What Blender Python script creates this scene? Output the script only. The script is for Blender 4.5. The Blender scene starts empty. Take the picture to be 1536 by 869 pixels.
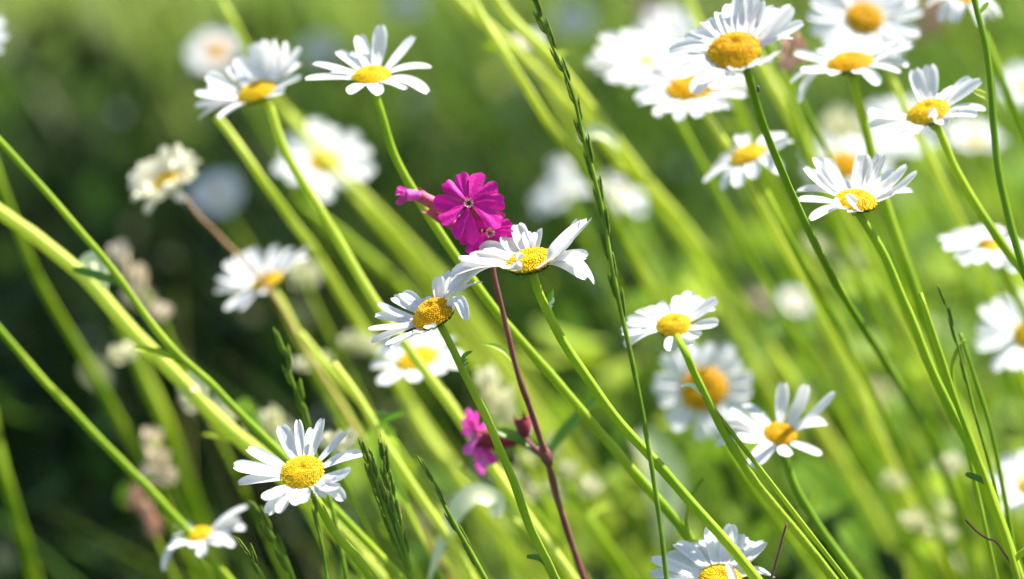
import bpy, math, random
import numpy as np
from mathutils import Vector, Matrix, noise

rnd = random.Random(7)
sc = bpy.context.scene
COL = sc.collection

# ------------------------------------------------------------------ camera
PITCH = math.radians(17.0)
CAM = Vector((0, 0, 0.86))
FOC = 0.92
cam_d = bpy.data.cameras.new('camera')
cam_d.sensor_width = 36; cam_d.lens = 100
cam_d.clip_start = 0.01; cam_d.clip_end = 2000
cam_d.dof.use_dof = True
cam_d.dof.focus_distance = FOC
cam_d.dof.aperture_fstop = 4.8
cam_d.dof.aperture_blades = 0
cam = bpy.data.objects.new('camera', cam_d); COL.objects.link(cam)
cam.location = CAM; cam.rotation_euler = (math.pi/2 - PITCH, 0, 0)
sc.camera = cam
RX = Vector((1, 0, 0)); UP = Vector((0, math.sin(PITCH), math.cos(PITCH)))
FW = Vector((0, math.cos(PITCH), -math.sin(PITCH))); TC = -FW

# ------------------------------------------------------------------ world, sun
SUN_EL, SUN_AZ = math.radians(56), math.radians(58)      # azimuth from +Y towards +X
sv = Vector((math.sin(SUN_AZ)*math.cos(SUN_EL), math.cos(SUN_AZ)*math.cos(SUN_EL), math.sin(SUN_EL)))
w = bpy.data.worlds.new('World'); sc.world = w; w.use_nodes = True
nt = w.node_tree; bg = nt.nodes['Background']
sky = nt.nodes.new('ShaderNodeTexSky'); sky.sky_type = 'NISHITA'; sky.sun_disc = False
sky.sun_elevation = SUN_EL; sky.sun_rotation = SUN_AZ
nt.links.new(sky.outputs[0], bg.inputs[0]); bg.inputs[1].default_value = 0.095
sl = bpy.data.lights.new('sun', 'SUN'); sl.energy = 5.0; sl.angle = math.radians(0.5); sl.color = (1, 0.96, 0.88)
so = bpy.data.objects.new('sun', sl); COL.objects.link(so)
so.rotation_euler = sv.to_track_quat('Z', 'Y').to_euler()
vs = sc.view_settings
vs.view_transform = 'Standard'; vs.look = 'None'; vs.gamma = 1; vs.use_curve_mapping = False; vs.exposure = 1.32
sc.cycles.use_denoising = True
sc.cycles.max_bounces = 8; sc.cycles.transmission_bounces = 6; sc.cycles.diffuse_bounces = 4
sc.cycles.transparent_max_bounces = 4
sc.cycles.sample_clamp_indirect = 4

# ------------------------------------------------------------------ helpers
K = 0.36/1536
def ray(px, py): return FW + RX*((px-768)*K) + UP*((434.5-py)*K)
def P(px, py, f=1.0): return CAM + ray(px, py)*(f*FOC)
def CV(a, b, c):
    v = RX*a + UP*b + TC*c; return v.normalized()

def mesh_obj(name, verts, faces, mats, parent=None, origin=None, smooth=True, fmat=None, cols=None):
    me = bpy.data.meshes.new(name)
    o_ = origin if origin is not None else (parent['_o'] if parent is not None and '_o' in parent.keys() else (0, 0, 0))
    o_ = Vector(o_)
    me.from_pydata([tuple(Vector(v)-o_) for v in verts], [], faces)
    for m in (mats if isinstance(mats, (list, tuple)) else [mats]): me.materials.append(m)
    if fmat is not None: me.polygons.foreach_set('material_index', fmat)
    if smooth: me.polygons.foreach_set('use_smooth', [True]*len(faces))
    if cols is not None:
        a = me.color_attributes.new('tint', 'FLOAT_COLOR', 'POINT')
        a.data.foreach_set('color', [c for v in cols for c in (v[0], v[1], v[2], 1.0)])
    me.update()
    o = bpy.data.objects.new(name, me); COL.objects.link(o)
    if parent is not None:
        o.parent = parent
    else:
        o.location = o_
    o['_o'] = tuple(o_)
    return o

def thing(name, label, cat, loc, group=None):
    o = bpy.data.objects.new(name, None); COL.objects.link(o)
    o.empty_display_size = 0.01
    o.location = loc; o['_o'] = tuple(loc); o['label'] = label; o['category'] = cat
    if group: o['group'] = group
    return o

def copy_tree(o, parent=None):
    c = o.copy(); COL.objects.link(c); c.parent = parent
    for ch in [x for x in o.children]: copy_tree(ch, c)
    return c

def catmull(pts, n=8):
    P_ = [pts[0]*2-pts[1]] + list(pts) + [pts[-1]*2-pts[-2]]
    out = []
    for i in range(1, len(P_)-2):
        a, b, c, d = P_[i-1], P_[i], P_[i+1], P_[i+2]
        for k in range(n):
            t = k/n
            out.append(0.5*((2*b)+(c-a)*t+(2*a-5*b+4*c-d)*t*t+(3*b-a-3*c+d)*t**3))
    out.append(P_[-2]); return out

def tube(path, radii, sides=10, ridges=0, ridge_amp=0.0, cap=True):
    if ridges and len(path) > 12:
        sd = (path[0].x*131+path[0].z*57) % 50
        path = [p + Vector((noise.noise(Vector((i*0.16, sd, 0))), noise.noise(Vector((i*0.16, sd, 7))), noise.noise(Vector((i*0.16, sd, 13)))*0.5))*0.00045*min(1, i/10) for i, p in enumerate(path)]
        sides = max(sides, 16)
    verts, faces = [], []
    n = len(path)
    t0 = (path[1]-path[0]).normalized()
    ref = Vector((0, 0, 1)) if abs(t0.z) < 0.9 else Vector((1, 0, 0))
    x = t0.cross(ref).normalized()
    for i, p in enumerate(path):
        t = (path[min(i+1, n-1)]-path[max(i-1, 0)]).normalized()
        x = (x - t*x.dot(t)).normalized(); y = t.cross(x)
        r = radii(i/(n-1)) if callable(radii) else radii
        if ridges: r *= 1+0.10*noise.noise(Vector((i*0.5, path[0].x*90, 3)))
        for k in range(sides):
            a = 2*math.pi*k/sides
            rr = r*(1+ridge_amp*math.cos(ridges*a)) if ridges else r
            verts.append(p+x*(math.cos(a)*rr)+y*(math.sin(a)*rr))
    for i in range(n-1):
        for k in range(sides):
            a = i*sides+k; b = i*sides+(k+1) % sides
            faces.append((a, b, b+sides, a+sides))
    if cap:
        faces.append(tuple(range(sides))[::-1]); faces.append(tuple((n-1)*sides+k for k in range(sides)))
    return verts, faces

def join(parts):
    V, F = [], []
    for v, f in parts:
        o = len(V); V += list(v); F += [tuple(i+o for i in q) for q in f]
    return V, F

def to_ground(pts, lean=0.75):
    """carry a traced stem on down to the soil"""
    a, b = pts[-2], pts[-1]
    d = (b-a).normalized()
    if d.z > -0.35: d = Vector((d.x, d.y, -0.5)).normalized()
    z = max(b.z, 0.02)
    run = z/max(-d.z, 0.3)
    mid = b + d*(run*0.45)
    end = Vector((b.x + d.x*run*lean, b.y + d.y*run*lean, -0.005))
    out = []
    for k in range(1, 9):
        t = k/8
        out.append((1-t)**2*b + 2*t*(1-t)*mid + t*t*end)
    return out

def stem_path(px, f, n=7):
    pts = [P(q[0], q[1], q[2] if len(q) > 2 else f) for q in px]
    return catmull(pts, n) + to_ground(pts)

# ------------------------------------------------------------------ materials
def mat(name, c1, c2=None, scale=40, rough=0.5, trans=0.0, tcol=None, spec=0.4, bump=0.0, stretch=None,
        attr=False, sheen=0.0, bscale=None, sss=0.0, detail=3):
    m = bpy.data.materials.new(name); m.use_nodes = True
    nt = m.node_tree; N = nt.nodes; L = nt.links
    b = N['Principled BSDF']; out = N['Material Output']
    tc = N.new('ShaderNodeTexCoord'); mp = N.new('ShaderNodeMapping')
    L.new(tc.outputs['Object'], mp.inputs[0])
    if stretch: mp.inputs['Scale'].default_value = stretch
    nz = N.new('ShaderNodeTexNoise'); nz.inputs['Scale'].default_value = scale; nz.inputs['Detail'].default_value = detail
    L.new(mp.outputs[0], nz.inputs[0])
    rp = N.new('ShaderNodeValToRGB')
    rp.color_ramp.elements[0].position = 0.32; rp.color_ramp.elements[1].position = 0.68
    rp.color_ramp.elements[0].color = (*c1, 1); rp.color_ramp.elements[1].color = (*(c2 or c1), 1)
    L.new(nz.outputs['Fac'], rp.inputs[0])
    col = rp.outputs[0]
    if attr:
        at = N.new('ShaderNodeAttribute'); at.attribute_name = 'tint'
        mx = N.new('ShaderNodeMix'); mx.data_type = 'RGBA'; mx.blend_type = 'MULTIPLY'; mx.inputs[0].default_value = 1
        L.new(rp.outputs[0], mx.inputs[6]); L.new(at.outputs['Color'], mx.inputs[7]); col = mx.outputs[2]
    L.new(col, b.inputs['Base Color'])
    b.inputs['Roughness'].default_value = rough
    b.inputs['Specular IOR Level'].default_value = spec
    if sheen:
        b.inputs['Sheen Weight'].default_value = sheen
    if sss:
        b.inputs['Subsurface Weight'].default_value = sss
        b.inputs['Subsurface Radius'].default_value = (1, 1, 0.4); b.inputs['Subsurface Scale'].default_value = 0.002
    if bump:
        bp = N.new('ShaderNodeBump'); bp.inputs['Strength'].default_value = bump; bp.inputs['Distance'].default_value = 0.0006
        n2 = N.new('ShaderNodeTexNoise'); n2.inputs['Scale'].default_value = bscale or scale*3
        L.new(mp.outputs[0], n2.inputs[0]); L.new(n2.outputs['Fac'], bp.inputs['Height']); L.new(bp.outputs[0], b.inputs['Normal'])
    if trans:
        tr = N.new('ShaderNodeBsdfTranslucent')
        if tcol:
            mt = N.new('ShaderNodeMix'); mt.data_type = 'RGBA'; mt.blend_type = 'MULTIPLY'; mt.inputs[0].default_value = 1
            L.new(col, mt.inputs[6]); mt.inputs[7].default_value = (*tcol, 1); L.new(mt.outputs[2], tr.inputs[0])
        else: L.new(col, tr.inputs[0])
        ms = N.new('ShaderNodeMixShader'); ms.inputs[0].default_value = trans
        L.new(b.outputs[0], ms.inputs[1]); L.new(tr.outputs[0], ms.inputs[2]); L.new(ms.outputs[0], out.inputs[0])
    return m

M = {}
M['petal'] = mat('petal_white', (0.80, 0.80, 0.82), (0.86, 0.86, 0.86), 300, 0.6, 0.36, (1, 0.97, 0.90), 0.2, 0.2, bscale=900)
M['petal_soft'] = M['petal']
M['petal_old'] = mat('petal_cream', (0.76, 0.72, 0.52), (0.84, 0.82, 0.72), 150, 0.6, 0.3, None, 0.2)
M['disc'] = mat('disc_yellow', (0.88, 0.60, 0.006), (0.93, 0.70, 0.02), 420, 0.6, 0, None, 0.25, attr=True, bump=0.3, bscale=2500)
M['disc_deep'] = mat('disc_orange', (0.84, 0.47, 0.004), (0.90, 0.58, 0.012), 420, 0.6, 0, None, 0.25, attr=True, bump=0.3, bscale=2500)
M['disc_core_deep'] = mat('disc_under_orange', (0.64, 0.31, 0.004), (0.72, 0.38, 0.006), 500, 0.7)
M['disc_core'] = mat('disc_under', (0.74, 0.40, 0.004), (0.80, 0.48, 0.006), 500, 0.7)
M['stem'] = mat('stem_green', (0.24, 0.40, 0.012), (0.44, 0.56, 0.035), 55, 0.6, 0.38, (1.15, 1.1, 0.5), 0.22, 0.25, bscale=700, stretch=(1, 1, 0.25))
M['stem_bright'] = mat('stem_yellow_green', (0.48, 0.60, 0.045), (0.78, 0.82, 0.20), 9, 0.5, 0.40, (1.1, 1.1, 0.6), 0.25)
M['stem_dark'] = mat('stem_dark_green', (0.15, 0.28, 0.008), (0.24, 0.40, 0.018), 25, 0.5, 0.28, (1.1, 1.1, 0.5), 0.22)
M['bract'] = mat('bract_green', (0.14, 0.22, 0.05), (0.22, 0.30, 0.08), 300, 0.6)
M['bract_edge'] = mat('bract_brown', (0.035, 0.018, 0.01), (0.09, 0.05, 0.02), 500, 0.7)
M['magenta'] = mat('campion_magenta', (0.58, 0.004, 0.27), (0.68, 0.012, 0.35), 180, 0.55, 0.25, (1, 0.6, 0.9), 0.25, 0.3, bscale=900, sheen=0.1)
M['pink'] = mat('campion_pink', (0.78, 0.04, 0.46), (0.88, 0.20, 0.66), 160, 0.55, 0.3, None, 0.25)
M['eye'] = mat('campion_eye', (0.62, 0.42, 0.40), (0.75, 0.60, 0.50), 900, 0.6)
M['calyx_pink'] = mat('calyx_pink', (0.46, 0.04, 0.10), (0.66, 0.13, 0.20), 250, 0.6, 0.15, sheen=0.25)
M['calyx_red'] = mat('calyx_dark_red', (0.16, 0.008, 0.02), (0.30, 0.015, 0.035), 200, 0.6, 0.1, sheen=0.3)
M['redstem'] = mat('stem_red_brown', (0.17, 0.035, 0.045), (0.30, 0.11, 0.09), 45, 0.6, 0.1, None, 0.25, 0.3, bscale=900, sheen=0.12)
M['brown'] = mat('stalk_brown', (0.30, 0.16, 0.05), (0.42, 0.26, 0.09), 60, 0.6, 0.15)
M['rye'] = mat('ryegrass_green', (0.13, 0.24, 0.012), (0.27, 0.42, 0.03), 120, 0.55, 0.3, None, 0.2, 0.2)
M['rye_dark'] = mat('spikelet_green', (0.10, 0.17, 0.015), (0.22, 0.30, 0.04), 220, 0.6, 0.25, None, 0.15)
M['beige'] = mat('seed_beige', (0.70, 0.56, 0.38), (0.84, 0.74, 0.58), 90, 0.7, 0.2)
M['cream'] = mat('bud_cream', (0.74, 0.72, 0.42), (0.84, 0.80, 0.62), 60, 0.6, 0.3)
M['rose'] = mat('seed_rose', (0.56, 0.30, 0.20), (0.70, 0.46, 0.34), 80, 0.7, 0.15)
M['pale_leaf'] = mat('leaf_pale', (0.70, 0.78, 0.42), (0.86, 0.88, 0.62), 40, 0.35, 0.4)
M['leaf'] = mat('leaf_green', (0.07, 0.17, 0.025), (0.16, 0.32, 0.05), 35, 0.4, 0.4, (1.2, 1.3, 0.6), 0.4)
M['leaf_bright'] = mat('leaf_yellow_green', (0.34, 0.56, 0.04), (0.48, 0.70, 0.07), 30, 0.45, 0.5)
M['grass'] = mat('grass_blade', (0.75, 0.75, 0.75), (1, 1, 1), 12, 0.55, 0.45, (1.2, 1.2, 0.5), 0.12, attr=True)
M['soil'] = mat('soil', (0.012, 0.012, 0.008), (0.035, 0.04, 0.016), 25, 0.95, bump=0.5)
M['insect'] = mat('insect_black', (0.01, 0.01, 0.012), (0.03, 0.03, 0.03), 900, 0.3)

# ------------------------------------------------------------------ ground
def ground():
    n = 60; S = 400.0
    vs_, fs_ = [], []
    c = [math.copysign(abs(t)**2.6, t)*S for t in np.linspace(-1, 1, n)]
    for y in c:
        for x in c:
            r = math.hypot(x, y)
            z = (noise.noise(Vector((x*0.8, y*0.8, 0)))*0.008 if r < 30 else 0) + min(r, 60)*0.0
            vs_.append((x, y, z))
    for j in range(n-1):
        for i in range(n-1):
            a = j*n+i; fs_.append((a, a+1, a+n+1, a+n))
    m = bpy.data.materials.new('meadow_ground'); m.use_nodes = True
    N = m.node_tree.nodes; L = m.node_tree.links; b = N['Principled BSDF']
    g = N.new('ShaderNodeNewGeometry'); ln = N.new('ShaderNodeVectorMath'); ln.operation = 'LENGTH'
    L.new(g.outputs['Position'], ln.inputs[0])
    mr = N.new('ShaderNodeMapRange'); mr.inputs['From Min'].default_value = 5; mr.inputs['From Max'].default_value = 9
    L.new(ln.outputs['Value'], mr.inputs[0])
    nz = N.new('ShaderNodeTexNoise'); nz.inputs['Scale'].default_value = 3; nz.inputs['Detail'].default_value = 8
    L.new(g.outputs['Position'], nz.inputs[0])
    r1 = N.new('ShaderNodeValToRGB'); r1.color_ramp.elements[0].color = (0.02, 0.02, 0.01, 1); r1.color_ramp.elements[1].color = (0.045, 0.055, 0.02, 1)
    r2 = N.new('ShaderNodeValToRGB'); r2.color_ramp.elements[0].color = (0.06, 0.11, 0.025, 1); r2.color_ramp.elements[1].color = (0.13, 0.20, 0.05, 1)
    L.new(nz.outputs['Fac'], r1.inputs[0]); L.new(nz.outputs['Fac'], r2.inputs[0])
    mx = N.new('ShaderNodeMix'); mx.data_type = 'RGBA'; L.new(mr.outputs[0], mx.inputs[0]); L.new(r1.outputs[0], mx.inputs[6]); L.new(r2.outputs[0], mx.inputs[7])
    L.new(mx.outputs[2], b.inputs['Base Color']); b.inputs['Roughness'].default_value = 1
    o = mesh_obj('ground', vs_, fs_, m); o['kind'] = 'structure'
    o['label'] = 'dark soil and turf of the meadow under the flowers'
ground()

# ------------------------------------------------------------------ grass (nobody could count it)
def grass(name, label, n, xr, yr, hfun, wfun, lean, cols, seed, dens=None, segs=5):
    rs = np.random.RandomState(seed)
    x = rs.uniform(xr[0], xr[1], n*3); y = rs.uniform(yr[0], yr[1], n*3)
    if dens is not None:
        k = rs.uniform(0, 1, n*3) < dens(x, y)
        x = x[k]; y = y[k]
    x = x[:n]; y = y[:n]; n = len(x)
    h = hfun(x, y, rs); wd = wfun(x, y, rs)
    az = rs.normal(math.pi, 0.9 if name != 'dry_straw' else 1.8, n)
    ln = np.abs(rs.normal(lean, 0.22, n))
    curve = rs.uniform(0.0, 0.5, n)
    face = rs.uniform(0, math.pi, n)
    ci = rs.randint(0, len(cols), n); carr = np.array(cols)[ci]*rs.uniform(0.75, 1.2, (n, 1))
    nv = (segs+1)*2
    V = np.zeros((n, nv, 3)); 
    for s in range(segs+1):
        t = s/segs
        off = h*(ln*t + curve*t*t)
        cx = x + np.cos(az)*off; cy = y + np.sin(az)*off*0.6
        cz = h*(t - 0.25*curve*t*t)
        hw = wd*0.5*(1-t**2.2)*(0.6+0.4*min(1, t*4)) + 0.00005
        fa = face + t*0.8
        V[:, s*2, 0] = cx - np.cos(fa)*hw; V[:, s*2, 1] = cy - np.sin(fa)*hw; V[:, s*2, 2] = cz
        V[:, s*2+1, 0] = cx + np.cos(fa)*hw; V[:, s*2+1, 1] = cy + np.sin(fa)*hw; V[:, s*2+1, 2] = cz
    base = (np.arange(n)*nv)[:, None]
    F = []
    for s in range(segs):
        F.append(np.stack([base[:, 0]+s*2, base[:, 0]+s*2+1, base[:, 0]+s*2+3, base[:, 0]+s*2+2], 1))
    F = np.concatenate(F, 0)
    me = bpy.data.meshes.new(name)
    me.vertices.add(n*nv); me.vertices.foreach_set('co', V.reshape(-1))
    me.loops.add(F.size); me.loops.foreach_set('vertex_index', F.reshape(-1).astype(np.int32))
    me.polygons.add(len(F)); me.polygons.foreach_set('loop_start', np.arange(0, F.size, 4).astype(np.int32))
    me.polygons.foreach_set('use_smooth', np.ones(len(F), bool))
    me.update(calc_edges=True)
    a = me.color_attributes.new('tint', 'FLOAT_COLOR', 'POINT')
    cc = np.ones((n, nv, 4)); cc[:, :, :3] = carr[:, None, :]
    a.data.foreach_set('color', cc.reshape(-1))
    me.materials.append(M['grass'])
    o = bpy.data.objects.new(name, me); COL.objects.link(o)
    o['kind'] = 'stuff'; o['label'] = label; o['category'] = 'grass'
    return o

def fac(a): return np.clip(a, 0, 1)
def pn(x, y, k, sd):
    """smooth patchiness, 0..1: which plants grow where"""
    r = np.random.RandomState(sd); v = 0*x
    for i in range(7):
        a = r.uniform(0, 6.28); f = k*r.uniform(0.6, 1.9); v = v + np.sin((x*math.cos(a)+y*math.sin(a))*f + r.uniform(0, 6.28))
    return fac(0.5+v/5.0)
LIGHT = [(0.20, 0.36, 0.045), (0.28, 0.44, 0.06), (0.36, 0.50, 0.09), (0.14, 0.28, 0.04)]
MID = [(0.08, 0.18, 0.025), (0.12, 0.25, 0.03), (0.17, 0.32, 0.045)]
SHADE_DARK = [(0.014, 0.035, 0.008), (0.022, 0.055, 0.012), (0.035, 0.08, 0.016)]  # near-black greens: shade between the plants painted into leaf colour
def shade_gap(x, y):
    # 1 where the photo looks into the shade-coloured herbage low on the left, fading out to the right and far away
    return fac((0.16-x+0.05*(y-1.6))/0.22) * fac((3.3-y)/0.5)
# low herbage over the soil, shade put into its dark colour
grass('shade_toned_undergrowth', 'low leafy undergrowth coloured dark as shade in the gap at the lower left', 15000, (-2.2, 1.8), (0.9, 3.6),
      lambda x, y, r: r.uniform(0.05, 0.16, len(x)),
      lambda x, y, r: r.uniform(0.004, 0.012, len(x)), 0.5, SHADE_DARK, 11, lambda x, y: 0.35+0.65*shade_gap(x, y), segs=3)
grass('near_grass', 'green meadow grass crowding between the daisy stems', 3000, (-1.2, 1.2), (0.15, 1.1),
      lambda x, y, r: r.uniform(0.12, 0.34, len(x)),
      lambda x, y, r: r.uniform(0.002, 0.006, len(x)), 0.45, MID, 3)
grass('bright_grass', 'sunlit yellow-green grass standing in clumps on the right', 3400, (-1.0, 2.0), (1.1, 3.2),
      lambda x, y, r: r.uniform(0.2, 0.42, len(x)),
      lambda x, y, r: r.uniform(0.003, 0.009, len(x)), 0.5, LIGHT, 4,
      lambda x, y: (1-0.96*shade_gap(x, y)) * fac((pn(x, y, 14, 1)-0.52)*8) * (0.35+0.65*fac((x+0.1)/0.2)))
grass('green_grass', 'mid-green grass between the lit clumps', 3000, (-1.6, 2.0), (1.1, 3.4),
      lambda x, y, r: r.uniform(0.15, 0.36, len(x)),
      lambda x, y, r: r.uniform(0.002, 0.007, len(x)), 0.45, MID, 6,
      lambda x, y: (1-0.9*shade_gap(x, y)) * (0.15+0.85*fac((pn(x, y, 7, 8)-0.4)*4)))
grass('far_grass', 'pale soft meadow grass far behind the flowers', 17000, (-2.8, 2.8), (3.1, 8.0),
      lambda x, y, r: r.uniform(0.15, 0.38, len(x)),
      lambda x, y, r: r.uniform(0.004, 0.010, len(x)), 0.4, [(0.36, 0.48, 0.11), (0.48, 0.58, 0.20), (0.30, 0.44, 0.08), (0.50, 0.52, 0.32), (0.18, 0.30, 0.06)], 5,
      lambda x, y: fac((y-3.0)/0.9)*(0.15+0.85*fac((pn(x, y, 8, 21)-0.40)*5)), segs=4)
grass('far_herbs', 'darker herbs mixed into the far meadow grass', 3500, (-2.8, 2.8), (3.0, 8.0),
      lambda x, y, r: r.uniform(0.10, 0.30, len(x)),
      lambda x, y, r: r.uniform(0.004, 0.012, len(x)), 0.4, MID+SHADE_DARK, 6, None, segs=3)

def foliage(name, label, n, xr, yr, zr, size, cols, seed, dens=None, tilt=1.0, asp=0.45):
    """loose leaf-sized faces on short stalks of no visible thickness, each bent along its midrib"""
    rs = np.random.RandomState(seed)
    x = rs.uniform(xr[0], xr[1], n*3); y = rs.uniform(yr[0], yr[1], n*3)
    if dens is not None:
        k = rs.uniform(0, 1, n*3) < dens(x, y); x = x[k]; y = y[k]
    x = x[:n]; y = y[:n]; n = len(x); z = rs.uniform(zr[0], zr[1], n)
    V, F, C_ = [], [], []
    for i in range(n):
        a = Vector((rs.normal(-0.3, 0.7), rs.normal(0, 0.7), rs.normal(0.5, 0.7)*tilt)).normalized()
        b = a.cross(Vector((rs.normal(0, .6), rs.normal(0, .6), 1))).normalized(); nn = a.cross(b)
        L = rs.uniform(*size); W_ = L*asp; c = Vector((x[i], y[i], z[i])); k0 = len(V)
        for t, w_ in ((-1, 0.02), (-0.5, 0.75), (0.05, 1.0), (0.6, 0.7), (1, 0.03)):
            m_ = c+a*L*0.5*t-nn*L*0.12*t*t
            V += [m_-b*W_*0.5*w_+nn*W_*0.12, m_, m_+b*W_*0.5*w_+nn*W_*0.12]
        for j in range(4):
            q = k0+j*3; F += [(q, q+1, q+4, q+3), (q+1, q+2, q+5, q+4)]
        cc = cols[rs.randint(len(cols))]; u = rs.uniform(0.75, 1.2)
        C_ += [(cc[0]*u, cc[1]*u, cc[2]*u)]*15
    o = mesh_obj(name, V, F, M['grass'], None, cols=C_); o['kind'] = 'stuff'; o['label'] = label; o['category'] = 'foliage'
foliage('leafy_herbs', 'broad sunlit leaves and herb tips blurred behind the right-hand stems', 1000, (-0.12, 0.75), (1.3, 2.4), (0.08, 0.38), (0.02, 0.055), LIGHT+[(0.40, 0.56, 0.06), (0.45, 0.60, 0.20)], 31,
        lambda x, y: fac((x+0.02-0.06*(y-1.2))/0.12))
foliage('shade_toned_herbs', 'leaves coloured dark as shade in the depths of the meadow', 3000, (-0.8, 1.0), (1.25, 3.0), (0.05, 0.29), (0.02, 0.05), SHADE_DARK+[(0.06, 0.13, 0.03)], 32)  # the shade of the depths is carried by leaf colour
foliage('low_leaves', 'tangled soft green leaves filling the foot of the meadow at the centre and right', 1700, (-0.10, 0.62), (1.12, 1.75), (0.12, 0.40), (0.012, 0.036), LIGHT[1:3]+MID+SHADE_DARK+SHADE_DARK+[(0.48, 0.62, 0.06)], 35,  # doubled share of near-black leaves paints shaded gaps
        lambda x, y: fac((x+0.08)/0.10)*fac((pn(x, y, 26, 5)-0.40)*6), 1.0, 0.38)
foliage('left_leaves', 'sparse leaves, partly coloured as shade, in the dark gap at the lower left', 170, (-0.5, 0.05), (1.15, 2.2), (0.08, 0.32), (0.012, 0.045), MID+SHADE_DARK+[(0.3, 0.42, 0.05)], 36)
grass('dry_straw', 'thin straw and crossing grass culms at odd angles', 650, (-0.6, 0.9), (1.08, 2.6),
      lambda x, y, r: r.uniform(0.28, 0.50, len(x)), lambda x, y, r: r.uniform(0.001, 0.0028, len(x)), 0.15, [(0.45, 0.42, 0.18), (0.35, 0.44, 0.10), (0.16, 0.28, 0.04), (0.5, 0.46, 0.26), (0.10, 0.20, 0.03)], 37,
      lambda x, y: 0.35+0.65*fac((x+0.1)/0.2))
foliage('tiny_pale_flowers', 'scattered tiny cream flowers too soft to tell apart', 190, (-0.35, 1.0), (1.3, 3.0), (0.16, 0.36), (0.010, 0.020), [(0.75, 0.72, 0.55), (0.8, 0.8, 0.78), (0.6, 0.45, 0.35)], 33, None, 1.0, 0.9)

# ------------------------------------------------------------------ daisy parts
def petal_geo(base, ctrl, tip, up, W, curl=0.25, twist=0.0, nt_=11, nv=6, seed=0):
    r = random.Random(seed)
    groove = r.uniform(0.07, 0.16); n1, n2 = r.uniform(0.02, 0.11), r.uniform(0.0, 0.08); ph = r.uniform(-0.5, 0.5)
    wav = r.uniform(-0.05, 0.05)
    V, F = [], []
    for i in range(nt_+1):
        t = i/nt_
        te = 1-(1-t)**1.25
        p = base*(1-te)**2 + ctrl*(2*te*(1-te)) + tip*te*te
        T = ((ctrl-base)*(2*(1-te)) + (tip-ctrl)*(2*te)).normalized()
        X = T.cross(up)
        if X.length < 0.1: X = T.cross(Vector((0.3, 1, 0.2)))
        X.normalize(); Z = X.cross(T).normalized()
        a = twist*te
        X, Z = X*math.cos(a)+Z*math.sin(a), Z*math.cos(a)-X*math.sin(a)
        s = 0.42+0.58*math.sin(min(te/0.62, 1)*math.pi/2)
        if te > 0.74: s *= math.sqrt(max(0.0, 1-((te-0.74)/0.275)**2.3))
        s = max(s, 0.12)
        hw = W*0.5*s
        th = curl*(0.5+0.9*te)+1e-3
        Ln = (tip-base).length
        for j in range(nv+1):
            v = j/nv*2-1
            xx = math.sin(v*th)/th*hw; zz = (1-math.cos(v*th))/th*hw
            zz += groove*hw*math.cos(v*2*math.pi)*min(1, te*3)
            notch = 0
            if te > 0.7:
                k = (te-0.7)/0.3
                notch = -k*Ln*(n1*math.exp(-((v-ph*0.3)/0.18)**2)+n2*math.exp(-((abs(v)-0.6)/0.18)**2))
            V.append(p + X*(xx+wav*hw*math.sin(te*7)) + Z*zz + T*notch)
    for i in range(nt_):
        for j in range(nv):
            a = i*(nv+1)+j; F.append((a, a+1, a+nv+2, a+nv+1))
    return V, F

def head_basis(n):
    n = n.normalized()
    x = RX - n*RX.dot(n); x.normalize()
    return x, n.cross(x), n

def disc_geo(C, n, rd, hd, N=430):
    X, Y, Z = head_basis(n)
    V, F, cols, fm = [], [], [], []
    def surf(r, a):
        q = r/rd
        z = hd*(1-q**2.2) - hd*0.35*math.exp(-(q/0.28)**2)
        return C + X*(math.cos(a)*r) + Y*(math.sin(a)*r) + Z*z
    # under dome
    rings = 7; seg = 20
    V.append(surf(0, 0)-Z*rd*0.03); cols.append((1, 1, 1))
    for i in range(1, rings+1):
        for k in range(seg):
            r = rd*i/rings*1.0
            V.append(surf(r, 2*math.pi*k/seg)-Z*rd*0.03); cols.append((1, 1, 1))
    for k in range(seg): F.append((0, 1+k, 1+(k+1) % seg)); fm.append(1)
    for i in range(rings-1):
        for k in range(seg):
            a = 1+i*seg+k; b = 1+i*seg+(k+1) % seg
            F.append((a, a+seg, b+seg, b)); fm.append(1)
    for i in range(N):
        q = math.sqrt((i+0.5)/N); r = rd*q*1.01*(1+random.uniform(-0.5, 0.5)/N**0.5*0.5); a = i*2.399963+random.uniform(-0.02, 0.02)/max(q, 0.2)
        p = surf(r, a); d = (surf(r+rd*0.03, a)-surf(max(r-rd*0.03, 0), a)).normalized()
        tn = Z.cross(d).normalized(); nn = d.cross(tn).normalized()
        if nn.dot(Z) < 0: nn = -nn
        s = rd*(0.064+0.018*q)*(230/N)**0.5*random.uniform(0.85, 1.15); hgt = s*(0.9+0.6*q)*random.uniform(0.6, 1.25)
        k0 = len(V); tint = 0.80+0.22*random.random()
        gq = min(1, q/0.45)
        tc_ = (tint*(0.80+0.20*gq), tint*(0.88+0.04*gq+0.10*q), tint)
        for k in range(5):
            aa = 2*math.pi*k/5+a
            V.append(p + d*(math.cos(aa)*s) + tn*(math.sin(aa)*s)); cols.append((0.9*tc_[0], 0.74*tc_[1], tc_[2]))
        for k in range(5):
            aa = 2*math.pi*k/5+a
            V.append(p + d*(math.cos(aa)*s*0.6) + tn*(math.sin(aa)*s*0.6)+nn*hgt); cols.append(tc_)
        for k in range(5):
            k2 = (k+1) % 5
            F.append((k0+k, k0+k2, k0+5+k2, k0+5+k)); fm.append(0)
        F.append(tuple(k0+5+k for k in range(5))); fm.append(0)
    return V, F, cols, fm

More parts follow.
